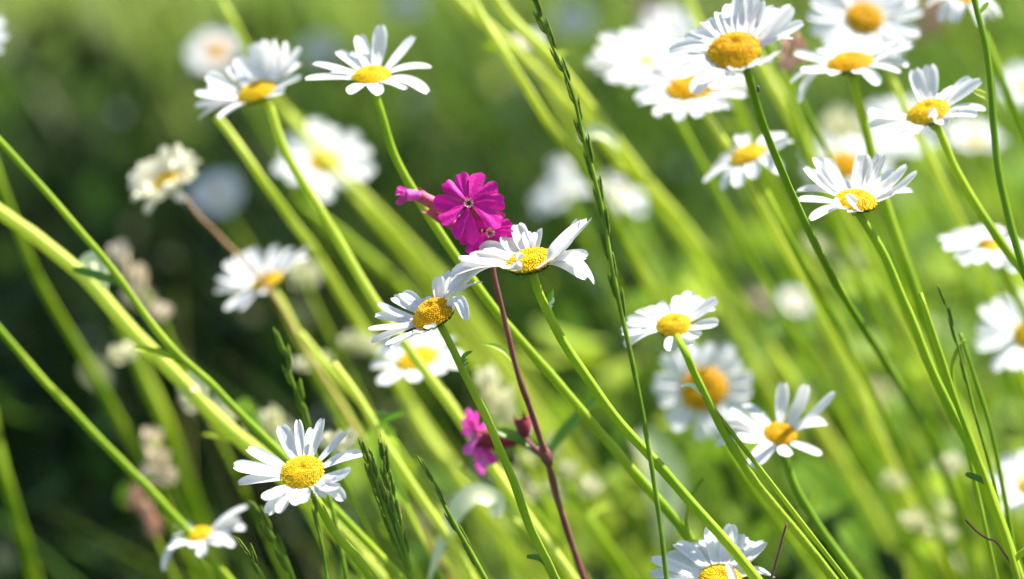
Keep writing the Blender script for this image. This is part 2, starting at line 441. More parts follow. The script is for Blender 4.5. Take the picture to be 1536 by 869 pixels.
def calyx_geo(C, n, rd, depth, rs_):
    X, Y, Z = head_basis(n)
    V, F, fm = [], [], []
    prof = [(rs_*1.05, -depth), (rs_*1.6, -depth*0.93), (rd*0.55, -depth*0.72), (rd*0.86, -depth*0.38), (rd*1.0, -0.02*depth)]
    seg = 24
    for r, z in prof:
        for k in range(seg):
            a = 2*math.pi*k/seg; V.append(C+X*(math.cos(a)*r)+Y*(math.sin(a)*r)+Z*z)
    for i in range(len(prof)-1):
        for k in range(seg):
            a = i*seg+k; b = i*seg+(k+1) % seg; F.append((a, b, b+seg, a+seg)); fm.append(0)
    # overlapping bracts with dark margins
    for row, (r0, z0, r1, z1, m, wd) in enumerate([(rd*0.5, -depth*0.8, rd*0.92, -depth*0.22, 15, 0.13), (rd*0.78, -depth*0.52, rd*1.10, depth*0.04, 17, 0.13)]):
        for k in range(m):
            a = 2*math.pi*(k+0.5*row)/m+random.uniform(-0.05, 0.05)
            rad = X*math.cos(a)+Y*math.sin(a); tan = Z.cross(rad)
            p0 = C+rad*r0+Z*z0; p1 = C+rad*r1+Z*(z1+random.uniform(-0.06, 0.06)*depth)
            o_ = (rad*0.5-Z)*rd*0.03
            w_ = rd*wd
            k0 = len(V)
            V += [p0-tan*w_*0.7+o_, p0+tan*w_*0.7+o_, (p0+p1)/2+tan*w_+o_*1.6, p1+o_, (p0+p1)/2-tan*w_+o_*1.6]
            q = o_*0.6
            c = (p0+p1)/2
            F.append((k0, k0+1, k0+2, k0+3, k0+4)); fm.append(1)
            k1 = len(V)
            V += [p0-tan*w_*0.45+o_*1.2+q, p0+tan*w_*0.45+o_*1.2+q, c+tan*w_*0.62+o_*1.8+q, p0.lerp(p1, 0.8)+o_+q, c-tan*w_*0.62+o_*1.8+q]
            F.append((k1, k1+1, k1+2, k1+3, k1+4)); fm.append(0)
    return V, F, fm

MM = 0.001
def daisy(label, c, f, n, R, rd, stem, tips=None, ring=None, z=None, W=5.0, rs_=1.25, hd=None, pm='petal', sm='stem',
          curl=0.25, arch=0.14, nflo=430, extra=None, group='daisies', seed=1, name='daisy', stemf=None, dm='disc'):
    """c: traced centre of the disc, f: distance in units of the focus distance, R: head radius in mm"""
    if z:
        x0, y0, s = z
        cv = lambda q: (x0+q[0]/s, y0+q[1]/s)
        c = cv(c)
        tips = [((*cv(t[:2]), *t[2:]) if len(t) < 4 or isinstance(t[2], dict) else (*cv(t[:2]), *cv(t[2:4]), *t[4:])) for t in tips] if tips else None
    C = P(c[0], c[1], f); n = CV(*n); R *= MM; rd *= MM; hd = (hd*MM if hd else rd*0.42)
    C = C - n*hd*0.5
    X, Y, Z = head_basis(n)
    # stem path: from under the head through the traced points to the ground
    neck = C - n*rd*0.42
    sp = [P(q[0], q[1], q[2] if len(q) > 2 else (stemf or f)) for q in stem]
    path = catmull([neck, neck - n*rd*0.25] + sp, 7) + to_ground(sp)
    root = path[-1].copy(); root.z = 0
    T = thing(name, label, 'daisy', root, group)
    v_, f_ = tube(path, lambda t: rs_*MM*(0.9+0.35*t)*(1+0.35*math.exp(-(t/0.012)**2)), 16, 6, 0.09)
    mesh_obj('stem', v_, f_, M[sm], T)
    random.seed(seed)
    v_, f_, co, fm = disc_geo(C, n, rd, hd, nflo)
    mesh_obj('disc', v_, f_, [M[dm], M['disc_core' if dm == 'disc' else 'disc_core_deep']], T, smooth=False, fmat=fm, cols=co)
    v_, f_, fm = calyx_geo(C, n, rd, rd*0.42, rs_*MM)
    mesh_obj('calyx', v_, f_, [M['bract'], M['bract_edge']], T, smooth=False, fmat=fm)
    r = random.Random(seed*13+5)
    def add(base, tip, radial, W_, ar, cu, tw):
        L = (tip-base).length
        ctrl = base + radial*(L*0.45) + Z*(L*ar)
        v2, f2 = petal_geo(base, ctrl, tip, Z, W_*MM, cu, tw, seed=r.randint(0, 10**6))
        mesh_obj('petal', v2, f2, M[pm], T)
    if tips:
        for t in tips:
            o = t[-1] if isinstance(t[-1], dict) else {}
            nums = [q for q in t if not isinstance(q, dict)]
            Rr = o.get('R', R/MM*r.uniform(0.97, 1.03))*MM
            D = ray(nums[0], nums[1]); A = CAM - C
            a_, b_, c_ = D.dot(D), 2*A.dot(D), A.dot(A)-Rr*Rr
            dd = b_*b_-4*a_*c_
            if dd > 0:
                s1, s2 = (-b_-math.sqrt(dd))/(2*a_), (-b_+math.sqrt(dd))/(2*a_)
                X1, X2 = CAM+D*s1, CAM+D*s2
                if 'near' in o: tip = X1
                elif 'far' in o: tip = X2
                else: tip = X1 if abs((X1-C).dot(Z)) < abs((X2-C).dot(Z)) else X2
            else:
                tip = CAM + D*(-b_/(2*a_))
            rv = tip-C
            if len(nums) >= 4:
                D2 = ray(nums[2], nums[3]); s = -(CAM-C).dot(Z)/D2.dot(Z)
                rv = CAM+D2*s-C
            rv = rv - Z*rv.dot(Z)
            rad = rv.normalized()
            base = C + rad*(rd*0.90) - Z*(hd*r.uniform(0.02, 0.22))
            add(base, tip, rad, W*o.get('w', r.uniform(0.88, 1.12)), o.get('arch', arch*r.uniform(0.6, 1.4)), o.get('curl', curl*r.uniform(0.5, 1.8)), o.get('tw', r.uniform(-0.35, 0.35)))
    if ring:
        cnt, el, sd = ring
        for i in range(cnt):
            ph = 2*math.pi*(i+r.uniform(-0.28, 0.28))/cnt
            e = math.radians(r.gauss(el, sd)); Rr = R*r.uniform(0.9, 1.05)
            rad = X*math.cos(ph)+Y*math.sin(ph)
            base = C + rad*(rd*0.9) - Z*(hd*r.uniform(0.02, 0.22))
            tip = C + rad*(rd*0.9+(Rr-rd*0.9)*math.cos(e)) + Z*((Rr-rd)*math.sin(e)) + Z.cross(rad)*(R*r.uniform(-0.08, 0.08))
            add(base, tip, rad, W*r.uniform(0.85, 1.12), arch*r.uniform(0.6, 1.4), curl*r.uniform(0.5, 1.8), r.uniform(-0.3, 0.3))
    if extra: extra(T, path)
    return T

# ------------------------------------------------------------------ sharp daisies, traced
def leaflet(T, px, f, m='stem', w=1.6, name='leaf', cu=0.5, up=None):
    pts = [P(q[0], q[1], f) for q in px]
    path = catmull(pts, 6)
    V, F = [], []; n = len(path)
    for i, p in enumerate(path):
        t = (path[min(i+1, n-1)]-path[max(i-1, 0)]).normalized()
        x = t.cross(up or (TC+UP*0.6)).normalized(); zz = x.cross(t)
        q = i/(n-1); hw = w*MM*0.5*(math.sin(math.pi*min(1, 0.12+q*0.88))**0.8)+0.00008
        V += [p-x*hw+zz*hw*cu, p-x*hw*0.5+zz*hw*cu*0.25, p, p+x*hw*0.5+zz*hw*cu*0.25, p+x*hw+zz*hw*cu]
    for i in range(n-1):
        for j in range(4):
            a = i*5+j; F.append((a, a+1, a+6, a+5))
    return mesh_obj(name, V, F, M[m], T)

def ex1(T, path):
    leaflet(T, [(823, 458), (826, 448), (829, 434)], 1.0, 'leaf', 2.0)
    leaflet(T, [(823, 457), (829, 453), (830, 446)], 0.998, 'pale_leaf', 1.0)
    leaflet(T, [(823, 455), (826, 460), (829, 458)], 0.998, 'pale_leaf', 0.8)
daisy('sharp white daisy in the middle with upturned ragged petals, just under the magenta blossoms', (760, 505), 1.0, (-0.22, 0.87, 0.42),
      21.5, 7.6, [(799, 412), (815, 455), (850, 520), (920, 622), (1000, 712), (1080, 802), (1135, 869)], z=(680, 310, 6.686), W=6.2, rs_=1.35,
      tips=[(505, 300, {'w': 1.0, 'far': 1, 'R': 17}), (640, 180, {'w': 0.95, 'far': 1, 'R': 19, 'curl': 0.7}), (815, 258, {'w': 1.15, 'far': 1, 'R': 15, 'arch': 0.5}),
            (248, 440, {'w': 1.1, 'arch': 0.3, 'far': 1}), (45, 520, {'w': 0.9}), (70, 578, {'w': 1.0}), (150, 500, {'w': 0.9}), (-15, 700, {'w': 1.1, 'arch': 0.3}),
            (10, 900, 480, 620, {'w': 1.3, 'arch': 0.35, 'R': 23.5}), (-40, 860, 440, 600, {'w': 1.0, 'arch': 0.35, 'R': 24}),
            (705, 488, 640, 655, {'R': 10, 'near': 1, 'w': 1.0, 'arch': 0.5, 'curl': 0.5}), (560, 590, 560, 640, {'R': 9.5, 'near': 1, 'w': 0.8, 'arch': 0.4}),
            (1375, 132, 850, 600, {'w': 1.25, 'arch': 0.30, 'near': 1, 'curl': 0.6, 'R': 23}), (1265, 120, 960, 520, {'w': 0.8, 'arch': 0.15, 'R': 21}),
            (1200, 270, 1000, 470, {'w': 0.6, 'R': 16}), (1345, 512, {'w': 1.0, 'arch': 0.25}), (1405, 772, {'w': 1.05, 'arch': 0.3}), (1340, 725, {'w': 1.15, 'arch': 0.22})],
      extra=ex1, seed=3)

def ex2(T, path):
    leaflet(T, [(695, 550), (694, 541), (698, 533), (705, 529), (709, 527)], 1.0, 'rye', 1.3)
    leaflet(T, [(696, 549), (700, 546), (703, 543)], 0.998, 'rye', 0.7)
    leaflet(T, [(695, 546), (698, 541), (701, 538)], 0.998, 'rye', 0.7)
daisy('sharp white daisy tucked below and left of the central one, domed orange centre tilted sideways', (675, 462), 1.0, (-0.42, 0.76, 0.50),
      20.0, 7.0, [(660, 487), (690, 545), (730, 630), (765, 710), (800, 800), (832, 869)], z=(545, 395, 6.683), W=4.4, rs_=1.15, hd=4.6,
      tips=[(135, 408), (290, 338), (385, 298), (115, 525), (45, 668), (80, 800), (180, 812), (232, 822), (290, 855), (755, 130, {'far': 1, 'R': 15}),
            (882, 75, {'far': 1, 'w': 1.05}), (1000, 100, {'w': 1.1}), (1192, 190, {'w': 0.7, 'R': 21}), (1045, 572, 930, 430, {'arch': 0.5, 'R': 17}),
            (530, 690, {'R': 12, 'near': 1}), (650, 620, {'R': 9.5, 'near': 1}), (420, 660, {'R': 13}), (868, 350, 800, 500, {'R': 9, 'near': 1, 'w': 0.8, 'arch': 0.3}), (600, 352, {'R': 12, 'far': 1})],
      extra=ex2, seed=4, dm='disc_deep')
daisy('sharp white daisy low on the left with gaps between its long upper petals', (493, 338), 0.985, (-0.10, 0.72, 0.68),
      20.0, 6.8, [(476, 752), (500, 795), (530, 832), (560, 869)], z=(300, 600, 3.23), W=5.2, rs_=1.2,
      tips=[(225, 238), (160, 320), (183, 408), (308, 487), (325, 557), (385, 552), (455, 512), (505, 500, {'R': 15}), (612, 470, {'R': 15}), (700, 485, {'arch': 0.3}), (668, 430),
            (727, 350), (793, 262, {'w': 0.8}), (712, 155, {'w': 0.6, 'curl': 0.9}), (597, 90, {'w': 0.75, 'curl': 0.8}), (545, 140, {'w': 0.6, 'curl': 0.9}), (475, 95, {'w': 0.7, 'curl': 0.9}), (392, 120)], seed=5)
daisy('bowl-shaped white daisy on the right with upright petals and a thick stem crossing its face', (680, 520), 1.02, (0.06, 0.86, 0.50),
      21.0, 6.6, [(1292, 325), (1330, 392), (1365, 475), (1400, 560), (1450, 660), (1490, 750), (1530, 869)], z=(1160, 200, 5.43), W=5.0, rs_=1.35,
      tips=[(245, 275), (330, 190, {'R': 22}), (430, 200, {'R': 20}), (745, 168, {'w': 1.3, 'R': 20}), (700, 175, {'w': 0.7}), (858, 155, {'w': 0.7, 'curl': 0.8}), (915, 175, {'w': 0.6, 'curl': 0.9}),
            (1005, 310), (1100, 262, {'curl': 0.7}), (1182, 315, {'curl': 0.6}), (1137, 475, {'w': 0.7}), (185, 480), (203, 552), (295, 712, {'w': 0.8}), (330, 300),
            (590, 500, 700, 640, {'R': 10, 'near': 1, 'w': 0.9}), (480, 560, 560, 620, {'R': 11.5, 'near': 1}), (600, 640, 640, 660, {'R': 8.5, 'near': 1}), (900, 400, {'R': 14}), (480, 400)],
      curl=0.4, seed=6)
daisy('small white daisy right of the thin grass spike, one petal pointing straight down', (725, 592), 1.045, (-0.12, 0.74, 0.64),
      16.5, 5.6, [(1026, 525), (1050, 575), (1085, 645), (1125, 710), (1185, 785), (1250, 869)], z=(760, 280, 2.8975), W=4.9, rs_=1.2,
      tips=[(800, 455), (850, 488), (918, 490), (922, 598), (838, 655), (805, 692), (710, 718), (510, 695), (498, 632), (520, 582), (560, 545), (600, 530), (645, 520), (702, 520), (900, 530), (760, 480)], seed=7,
      stemf=1.02)
daisy('large white daisy near the top with a big orange dome, hanging over a bright flower', (675, 272), 0.955, (-0.14, 0.72, 0.68),
      21.5, 8.0, [(1120, 105), (1146, 190, 0.97), (1192, 300, 1.0), (1250, 420, 1.05), (1325, 540, 1.12), (1400, 670, 1.2), (1440, 780, 1.26), (1465, 869, 1.3)], z=(930, 0, 3.95), W=5.6, rs_=1.15, hd=4.4,
      tips=[(380, 225), (285, 310), (262, 388), (345, 465), (432, 555), (475, 500), (560, 530), (620, 535), (432, 180), (500, 130), (590, 75), (650, 20), (710, -30), (770, -35), (840, 0), (925, 40), (1025, 38), (1092, 140),
            (1010, 178), (1012, 232), (950, 300), (895, 372, {'R': 18}), (830, 375, {'R': 15}), (690, 415, {'R': 12, 'near': 1})], seed=8, sm='stem_dark', dm='disc_deep')
daisy('white daisy at the upper right edge with one petal folded over its orange centre', (765, 490), 1.045, (-0.30, 0.80, 0.52),
      20.5, 7.0, [(1411, 200), (1440, 265), (1488, 345), (1545, 420)], z=(1136, 0, 2.9975), W=5.6, rs_=1.3,
      tips=[(705, 308), (775, 288), (492, 500), (500, 575), (575, 600), (640, 628), (965, 350), (1010, 362), (1025, 500), (985, 525), (905, 510, {'R': 13}),
            (785, 485, 800, 560, {'R': 8.5, 'near': 1, 'w': 0.6}), (700, 612, {'R': 14}), (930, 390), (880, 440, {'R': 15}), (850, 560, {'R': 12})], seed=9)
daisy('white daisy against plain green at the upper left, petals spread like a wide star', (530, 325), 1.05, (-0.07, 0.88, 0.46),
      21.5, 6.4, [(566, 150), (592, 232), (640, 318), (697, 405), (765, 492), (850, 590), (935, 690), (1030, 800), (1070, 869)], z=(380, 0, 2.9975), W=5.6, rs_=1.35,
      tips=[(265, 290), (230, 360), (345, 328, {'R': 17}), (378, 232, {'w': 0.7}), (430, 240, {'w': 0.8}), (476, 158), (575, 112), (726, 162), (802, 303), (786, 422), (640, 388, {'R': 14}), (555, 432), (435, 425), (690, 405, {'w': 0.5})], seed=10)
daisy('white daisy at the far upper left in side view, its petals swept up and back', (383, 133), 1.11, (-0.30, 0.80, 0.50),
      20.5, 7.0, [(404, 160), (430, 232), (490, 330), (560, 448), (625, 540), (700, 645), (780, 760), (860, 869)], W=5.4, rs_=1.6, sm='stem_bright',
      tips=[(310, 112), (292, 142), (293, 160), (297, 180), (330, 178), (358, 86), (380, 64), (397, 58), (412, 58), (430, 62), (452, 72), (450, 95), (452, 118), (345, 100), (425, 140), (310, 130)], seed=11)
daisy('white daisy low on the right with three long petals fanned upward', (100, 225), 1.075, (0.0, 0.78, 0.62),
      19.5, 5.6, [(1176, 682), (1195, 735), (1235, 800), (1285, 869)], z=(1136, 570, 2.9075), W=5.0, rs_=1.2, sm='stem_dark',
      tips=[(113, 8), (215, 18), (342, 55), (302, 190), (275, 332), (130, 335), (0, 368), (-183, 293), (-148, 195), (-122, 130), (-34, 383), (-90, 250), (-60, 110), (-160, 240)], seed=12, dm='disc_deep')
daisy('little white daisy at the lower left with petals drooping to the side', (865, 665), 1.12, (-0.20, 0.85, 0.45),
      15.5, 4.6, [(310, 825), (322, 850), (335, 885)], z=(0, 570, 2.9075), W=4.6, rs_=0.9, arch=0.25,
      tips=[(775, 640), (1080, 552, {'w': 0.7}), (1070, 650), (1022, 728), (970, 722), (890, 772), (840, 738), (770, 700, {'R': 13}), (715, 838), (740, 740), (1050, 610), (1000, 690)], seed=13)
daisy('blurred white daisy left of centre seen side on, above a bright leaning stem', (398, 418), 1.22, (-0.36, 0.84, 0.38),
      22.0, 6.5, [(418, 450), (455, 520), (505, 600), (560, 690), (620, 780), (690, 869)], W=6.0, rs_=1.7, sm='stem_bright',
      tips=[(322, 437), (325, 418), (338, 394), (355, 382), (375, 374), (412, 368), (440, 372), (466, 370), (462, 388), (340, 466), (360, 466), (345, 445), (430, 404), (400, 440)], seed=14)
daisy('white daisy cut by the bottom edge, two stems passing in front of it', (935, 862), 1.01, (0.02, 0.76, 0.65),
      21.5, 7.0, [(1085, 905), (1110, 950), (1140, 1010)], z=(760, 570, 2.9075), W=5.4,
      tips=[(625, 785), (622, 850), (695, 760), (735, 715), (865, 690), (885, 640), (980, 628), (1020, 670), (1065, 698), (1130, 705), (1160, 860), (960, 800, 960, 900, {'R': 9, 'near': 1, 'w': 0.6}),
            (640, 940), (780, 1010), (900, 1040), (1000, 1020), (1100, 970), (790, 720)], seed=15)
daisy('blurred white daisy at the top right with drooping spidery lower petals', (415, 265), 1.09, (-0.15, 0.90, 0.40),
      21.0, 7.8, [(1282, 125), (1300, 200), (1330, 315), (1370, 425), (1405, 530), (1445, 640), (1480, 740), (1530, 869)], z=(1136, 0, 2.9975), W=5.2, rs_=1.7,
      tips=[(150, 375), (190, 465), (165, 240), (200, 320), (540, 388), (682, 300), (700, 180), (702, 215), (640, 190), (270, 225), (240, 260), (330, 200), (560, 200), (470, 330, {'R': 14}), (330, 340, {'R': 15}), (640, 330)], seed=16, sm='stem', dm='disc_deep')
# ------------------------------------------------------------------ softer daisies behind, heads as rings of petals
soft = [
 # label, centre, f, n, R, rd, ring, stem, W, material
 ('blurred daisy facing forward at the very top right, round orange centre', (1297, 25), 1.17, (0.05, 0.50, 0.86), 22, 6.6, (20, 5, 6), [(1320, 80), (1370, 190), (1440, 330), (1500, 480), (1560, 640)], 6, 'stem_bright'),
 ('brilliant white daisy lying flat beneath the large orange-centred one', (1036, 128), 1.15, (-0.10, 0.84, 0.50), 22, 8.4, (24, -3, 5), [(1058, 170), (1100, 235), (1160, 340), (1220, 450), (1290, 590), (1370, 760), (1430, 869)], 5.6, 'stem_bright'),
 ('glaring soft white daisy behind and left of the bright flat one', (968, 90), 1.25, (-0.05, 0.88, 0.46), 25, 3.5, (24, 8, 8), [(1000, 150), (1060, 260), (1150, 430), (1260, 620)], 7, 'stem'),
 ('soft white daisy with pale yellow centre between tall stems, its petals folded back', (1120, 230), 1.13, (-0.38, 0.80, 0.40), 18.5, 6, (13, -14, 12), [(1135, 262), (1190, 370), (1260, 500), (1340, 650), (1420, 830)], 5.5, 'stem'),
 ('soft flat daisy at the right edge crossed by two stems', (1484, 366), 1.17, (0.1, 0.90, 0.42), 19, 4.4, (20, -4, 5), [(1500, 400), (1540, 480), (1590, 600)], 5.5, 'stem'),
 ('blurred daisy turned to face the viewer, deep orange button centre', (1055, 583), 1.20, (-0.1, 0.25, 0.95), 20, 8.3, (18, 2, 8), [(1075, 640), (1120, 720), (1180, 800), (1250, 900)], 6, 'stem'),
 ('pale blurred daisy between the two sharper ones at the upper left', (487, 240), 1.38, (0.05, 0.62, 0.72), 23, 6.5, (13, 6, 9), [(510, 270), (560, 330), (620, 400), (690, 500), (780, 640), (870, 800)], 8, 'stem_bright'),
 ('very blurred daisy at the top left showing an orange smudge for a centre', (323, 77), 1.66, (0.0, 0.50, 0.85), 15, 6, (16, 3, 8), [(345, 110), (400, 200), (470, 320), (560, 470), (640, 620)], 8, 'stem'),
 ('overexposed white daisy right beneath the sideways-tilted daisy', (625, 535), 1.16, (-0.25, 0.86, 0.44), 19.5, 7.2, (12, 0, 6), [(648, 565), (700, 640), (760, 720), (830, 810), (880, 880)], 7.5, 'stem_bright'),
 ('blurred daisy cut by the right edge halfway down, big loose petals', (1548, 500), 1.22, (-0.05, 0.65, 0.75), 24, 7, (15, 5, 8), [(1570, 560), (1600, 650), (1640, 760)], 7, 'stem'),
 ('dim blurred daisy in the lower right corner', (1545, 728), 1.24, (0.0, 0.7, 0.7), 18, 5, (16, 5, 8), [(1560, 780), (1590, 869), (1620, 960)], 6, 'stem'),
 ('smudged orange-centred daisy hidden behind the bowl-shaped one', (1268, 245), 1.40, (0, 0.6, 0.8), 20, 8, (14, -10, 10), [(1290, 300), (1340, 400), (1420, 560), (1500, 720)], 7, 'stem'),
 ('soft white blot of a daisy between the magenta blossom and the grass spike', (846, 288), 1.6, (-0.3, 0.6, 0.7), 20, 3, (8, 15, 28), [(870, 340), (930, 450), (1020, 600)], 9, 'stem'),
 ('soft white blot of a daisy just right of the grass spike', (935, 292), 1.62, (0.4, 0.7, 0.6), 17, 3, (7, -5, 30), [(960, 340), (1020, 450), (1100, 600)], 8, 'stem'),
 ('pale round blurred bloom behind the folded-petal daisy at the right', (1462, 205), 1.55, (0.1, 0.8, 0.6), 15, 5, (14, 10, 8), [(1480, 240), (1540, 360), (1600, 500)], 7, 'stem'),
 ('greyish blurred daisy behind the folded-petal daisy', (1350, 190), 1.45, (0.0, 0.6, 0.8), 19, 5, (16, 5, 8), [(1370, 240), (1420, 350), (1500, 520)], 8, 'stem'),
 ('blurred petals of a daisy peeking in at the top left corner', (-66, 50), 1.25, (0.1, 0.5, 0.8), 21, 5, (14, 5, 8), [(-40, 150), (10, 300), (60, 420), (140, 560)], 6, 'stem'),
 ('blue-grey blurred daisy in the shade below the pale upper left one', (325, 290), 1.75, (0.0, 0.6, 0.8), 15, 4, (12, 5, 8), [(350, 340), (420, 450), (500, 600)], 9, 'stem'),
 ('small soft white bloom near the top, left of the grass spike', (782, 62), 1.45, (-0.3, 0.8, 0.3), 11, 3, (12, -8, 8), [(800, 90), (860, 200), (950, 360)], 7, 'stem_bright'),
 ('drooping white petals of a daisy at the top edge beside the dark stem', (1448, -5), 1.15, (0.1, 0.8, 0.5), 15, 4, (10, -35, 15), [(1465, 30), (1520, 160), (1580, 300)], 5, 'stem'),
 ('pale blurred daisy high above the thin spike, only faintly seen', (860, 30), 2.2, (0, 0.7, 0.7), 15, 4, (14, 5, 10), [(880, 70), (940, 160)], 9, 'stem'),
 ('hazy white daisy at the top edge left of the large orange-domed daisy', (1000, 42), 1.7, (0, 0.7, 0.7), 16, 4, (14, 5, 10), [(1030, 100), (1100, 240)], 8, 'stem'),
 ('creamy hazy daisy at the right edge near the top', (1536, 130), 1.45, (0, 0.7, 0.7), 14, 4, (14, 5, 10), [(1560, 200), (1620, 340)], 7, 'stem'),
 ('dull white shred of a daisy in the middle of the right-hand grass', (1193, 452), 1.6, (0.2, 0.5, 0.7), 9, 3, (8, 10, 15), [(1200, 500), (1240, 600), (1300, 740)], 6, 'stem'),
 ('pinkish-white smudge of a daisy at the top, left of the small soft bloom', (610, 8), 2.3, (0, 0.7, 0.7), 14, 4, (14, 5, 10), [(640, 60), (720, 180)], 9, 'stem'),
 ('faint grey-white smudge of a daisy above the pale upper left flower', (478, 75), 2.4, (0, 0.7, 0.7), 15, 4, (14, 5, 10), [(510, 140), (570, 240)], 9, 'stem'),
]
for i, (lb, c, f, n, R, rd, rg, st, W_, sm_) in enumerate(soft):
    st = [(*q, f+0.05*max(0, k-1)) for k, q in enumerate(st)]
    rs_ = 1.35 if f < 1.3 else 1.3
    daisy(lb, c, f, n, R, rd, st, ring=rg, W=W_, rs_=rs_, sm=sm_, nflo=90, seed=40+i, dm='disc_deep' if 'orange' in lb else 'disc')
daisy('wilting cream daisy at the left on a bent brown stalk', (250, 270), 1.2, (-0.35, 0.65, 0.65), 16.5, 5.5,
      [(276, 297), (300, 325), (330, 355), (365, 392), (418, 455), (458, 525), (508, 605), (563, 695), (623, 785)], ring=(24, 22, 26), W=6.0, rs_=0.75, pm='petal_old', sm='brown', curl=0.9, seed=91, nflo=120)

# ------------------------------------------------------------------ campion
def calyx_tube(a, b, r0, r1, m, parent, name, hairs=0):
    path = catmull([a, a.lerp(b, 0.33), a.lerp(b, 0.66), b], 4)
    v, f_ = tube(path, lambda t: (r0+(r1-r0)*math.sin(min(1, t*1.15)*math.pi*0.62))*MM, 16, 8, 0.06)
    d = (b-a).normalized(); x = d.cross(Vector((0.1, 0.2, 1))).normalized(); y = d.cross(x)
    parts = [(v, f_)]
    for k in range(5):                                    # calyx teeth
        an = 2*math.pi*k/5; q = x*math.cos(an)+y*math.sin(an); tq = d.cross(q)
        rr = r1*MM*0.9
        parts.append(([b+q*rr-tq*rr*0.4-d*rr*0.3, b+q*rr+tq*rr*0.4-d*rr*0.3, b+q*rr*1.35+d*rr*0.9], [(0, 1, 2)]))
    v, f_ = join(parts)
    return mesh_obj(name, v, f_, m, parent)

def camp_petal(C, n, a, b, la, lb, m, parent, cup=0.12, seed=0, notch=0.3, lift=0):
    """a, b: angles (rad) of the two lobes in the blossom's plane; la, lb: lobe lengths (m)"""
    X, Y, Z = head_basis(n); r = random.Random(seed)
    mg = 0.33+r.uniform(-0.04, 0.06); lo, hi = min(a, b)-mg, max(a, b)+mg
    l0, l1 = (la, lb) if a < b else (lb, la)
    nu, nv = 20, 10; V, F = [], []
    for j in range(nv+1):
        q = j/nv
        for i in range(nu+1):
            u = i/nu; uu = u*2-1
            L = l0*(1-u)+l1*u
            L *= 1 - notch*math.exp(-(abs(uu)/0.10)**1.5) - 0.22*max(0, (abs(uu)-0.5)/0.5)**2.6
            L *= 1+0.03*math.sin(u*17+seed)+0.012*math.sin(u*41+seed)
            spread = 0.16+0.84*min(1, (q/0.55))**0.9
            an = (lo+hi)/2 + (hi-lo)/2*uu*(0.75+0.25*spread)
            rr = 0.0012 + (L-0.0012)*q
            wv = 0.0007*math.sin(uu*4+seed)*q + 0.0002*math.sin(uu*11+q*5)*q
            p = C + X*(math.cos(an)*rr) + Y*(math.sin(an)*rr) + Z*(cup*rr*(0.4-q) + wv + lift*q)
            V.append(p)
    for j in range(nv):
        for i in range(nu):
            k = j*(nu+1)+i; F.append((k, k+1, k+nu+2, k+nu+1))
    return mesh_obj('petal', V, F, m, parent)

def eye(C, n, r0, parent):
    X, Y, Z = head_basis(n); parts = []
    for k in range(10):
        a = 2*math.pi*k/10; q = X*math.cos(a)+Y*math.sin(a); t = Z.cross(q)
        c0 = C+q*r0*0.75
        parts.append(([c0-t*r0*0.25-q*r0*0.1, c0+t*r0*0.25-q*r0*0.1, c0+t*r0*0.2+q*r0*0.35+Z*r0*0.9, c0-t*r0*0.2+q*r0*0.35+Z*r0*0.9, c0+Z*r0*0.3-q*r0*0.3],
                      [(0, 1, 2, 3), (0, 3, 4), (1, 4, 2)]))
    v, f_ = join(parts); mesh_obj('eye', v, f_, M['eye'], parent, smooth=False)

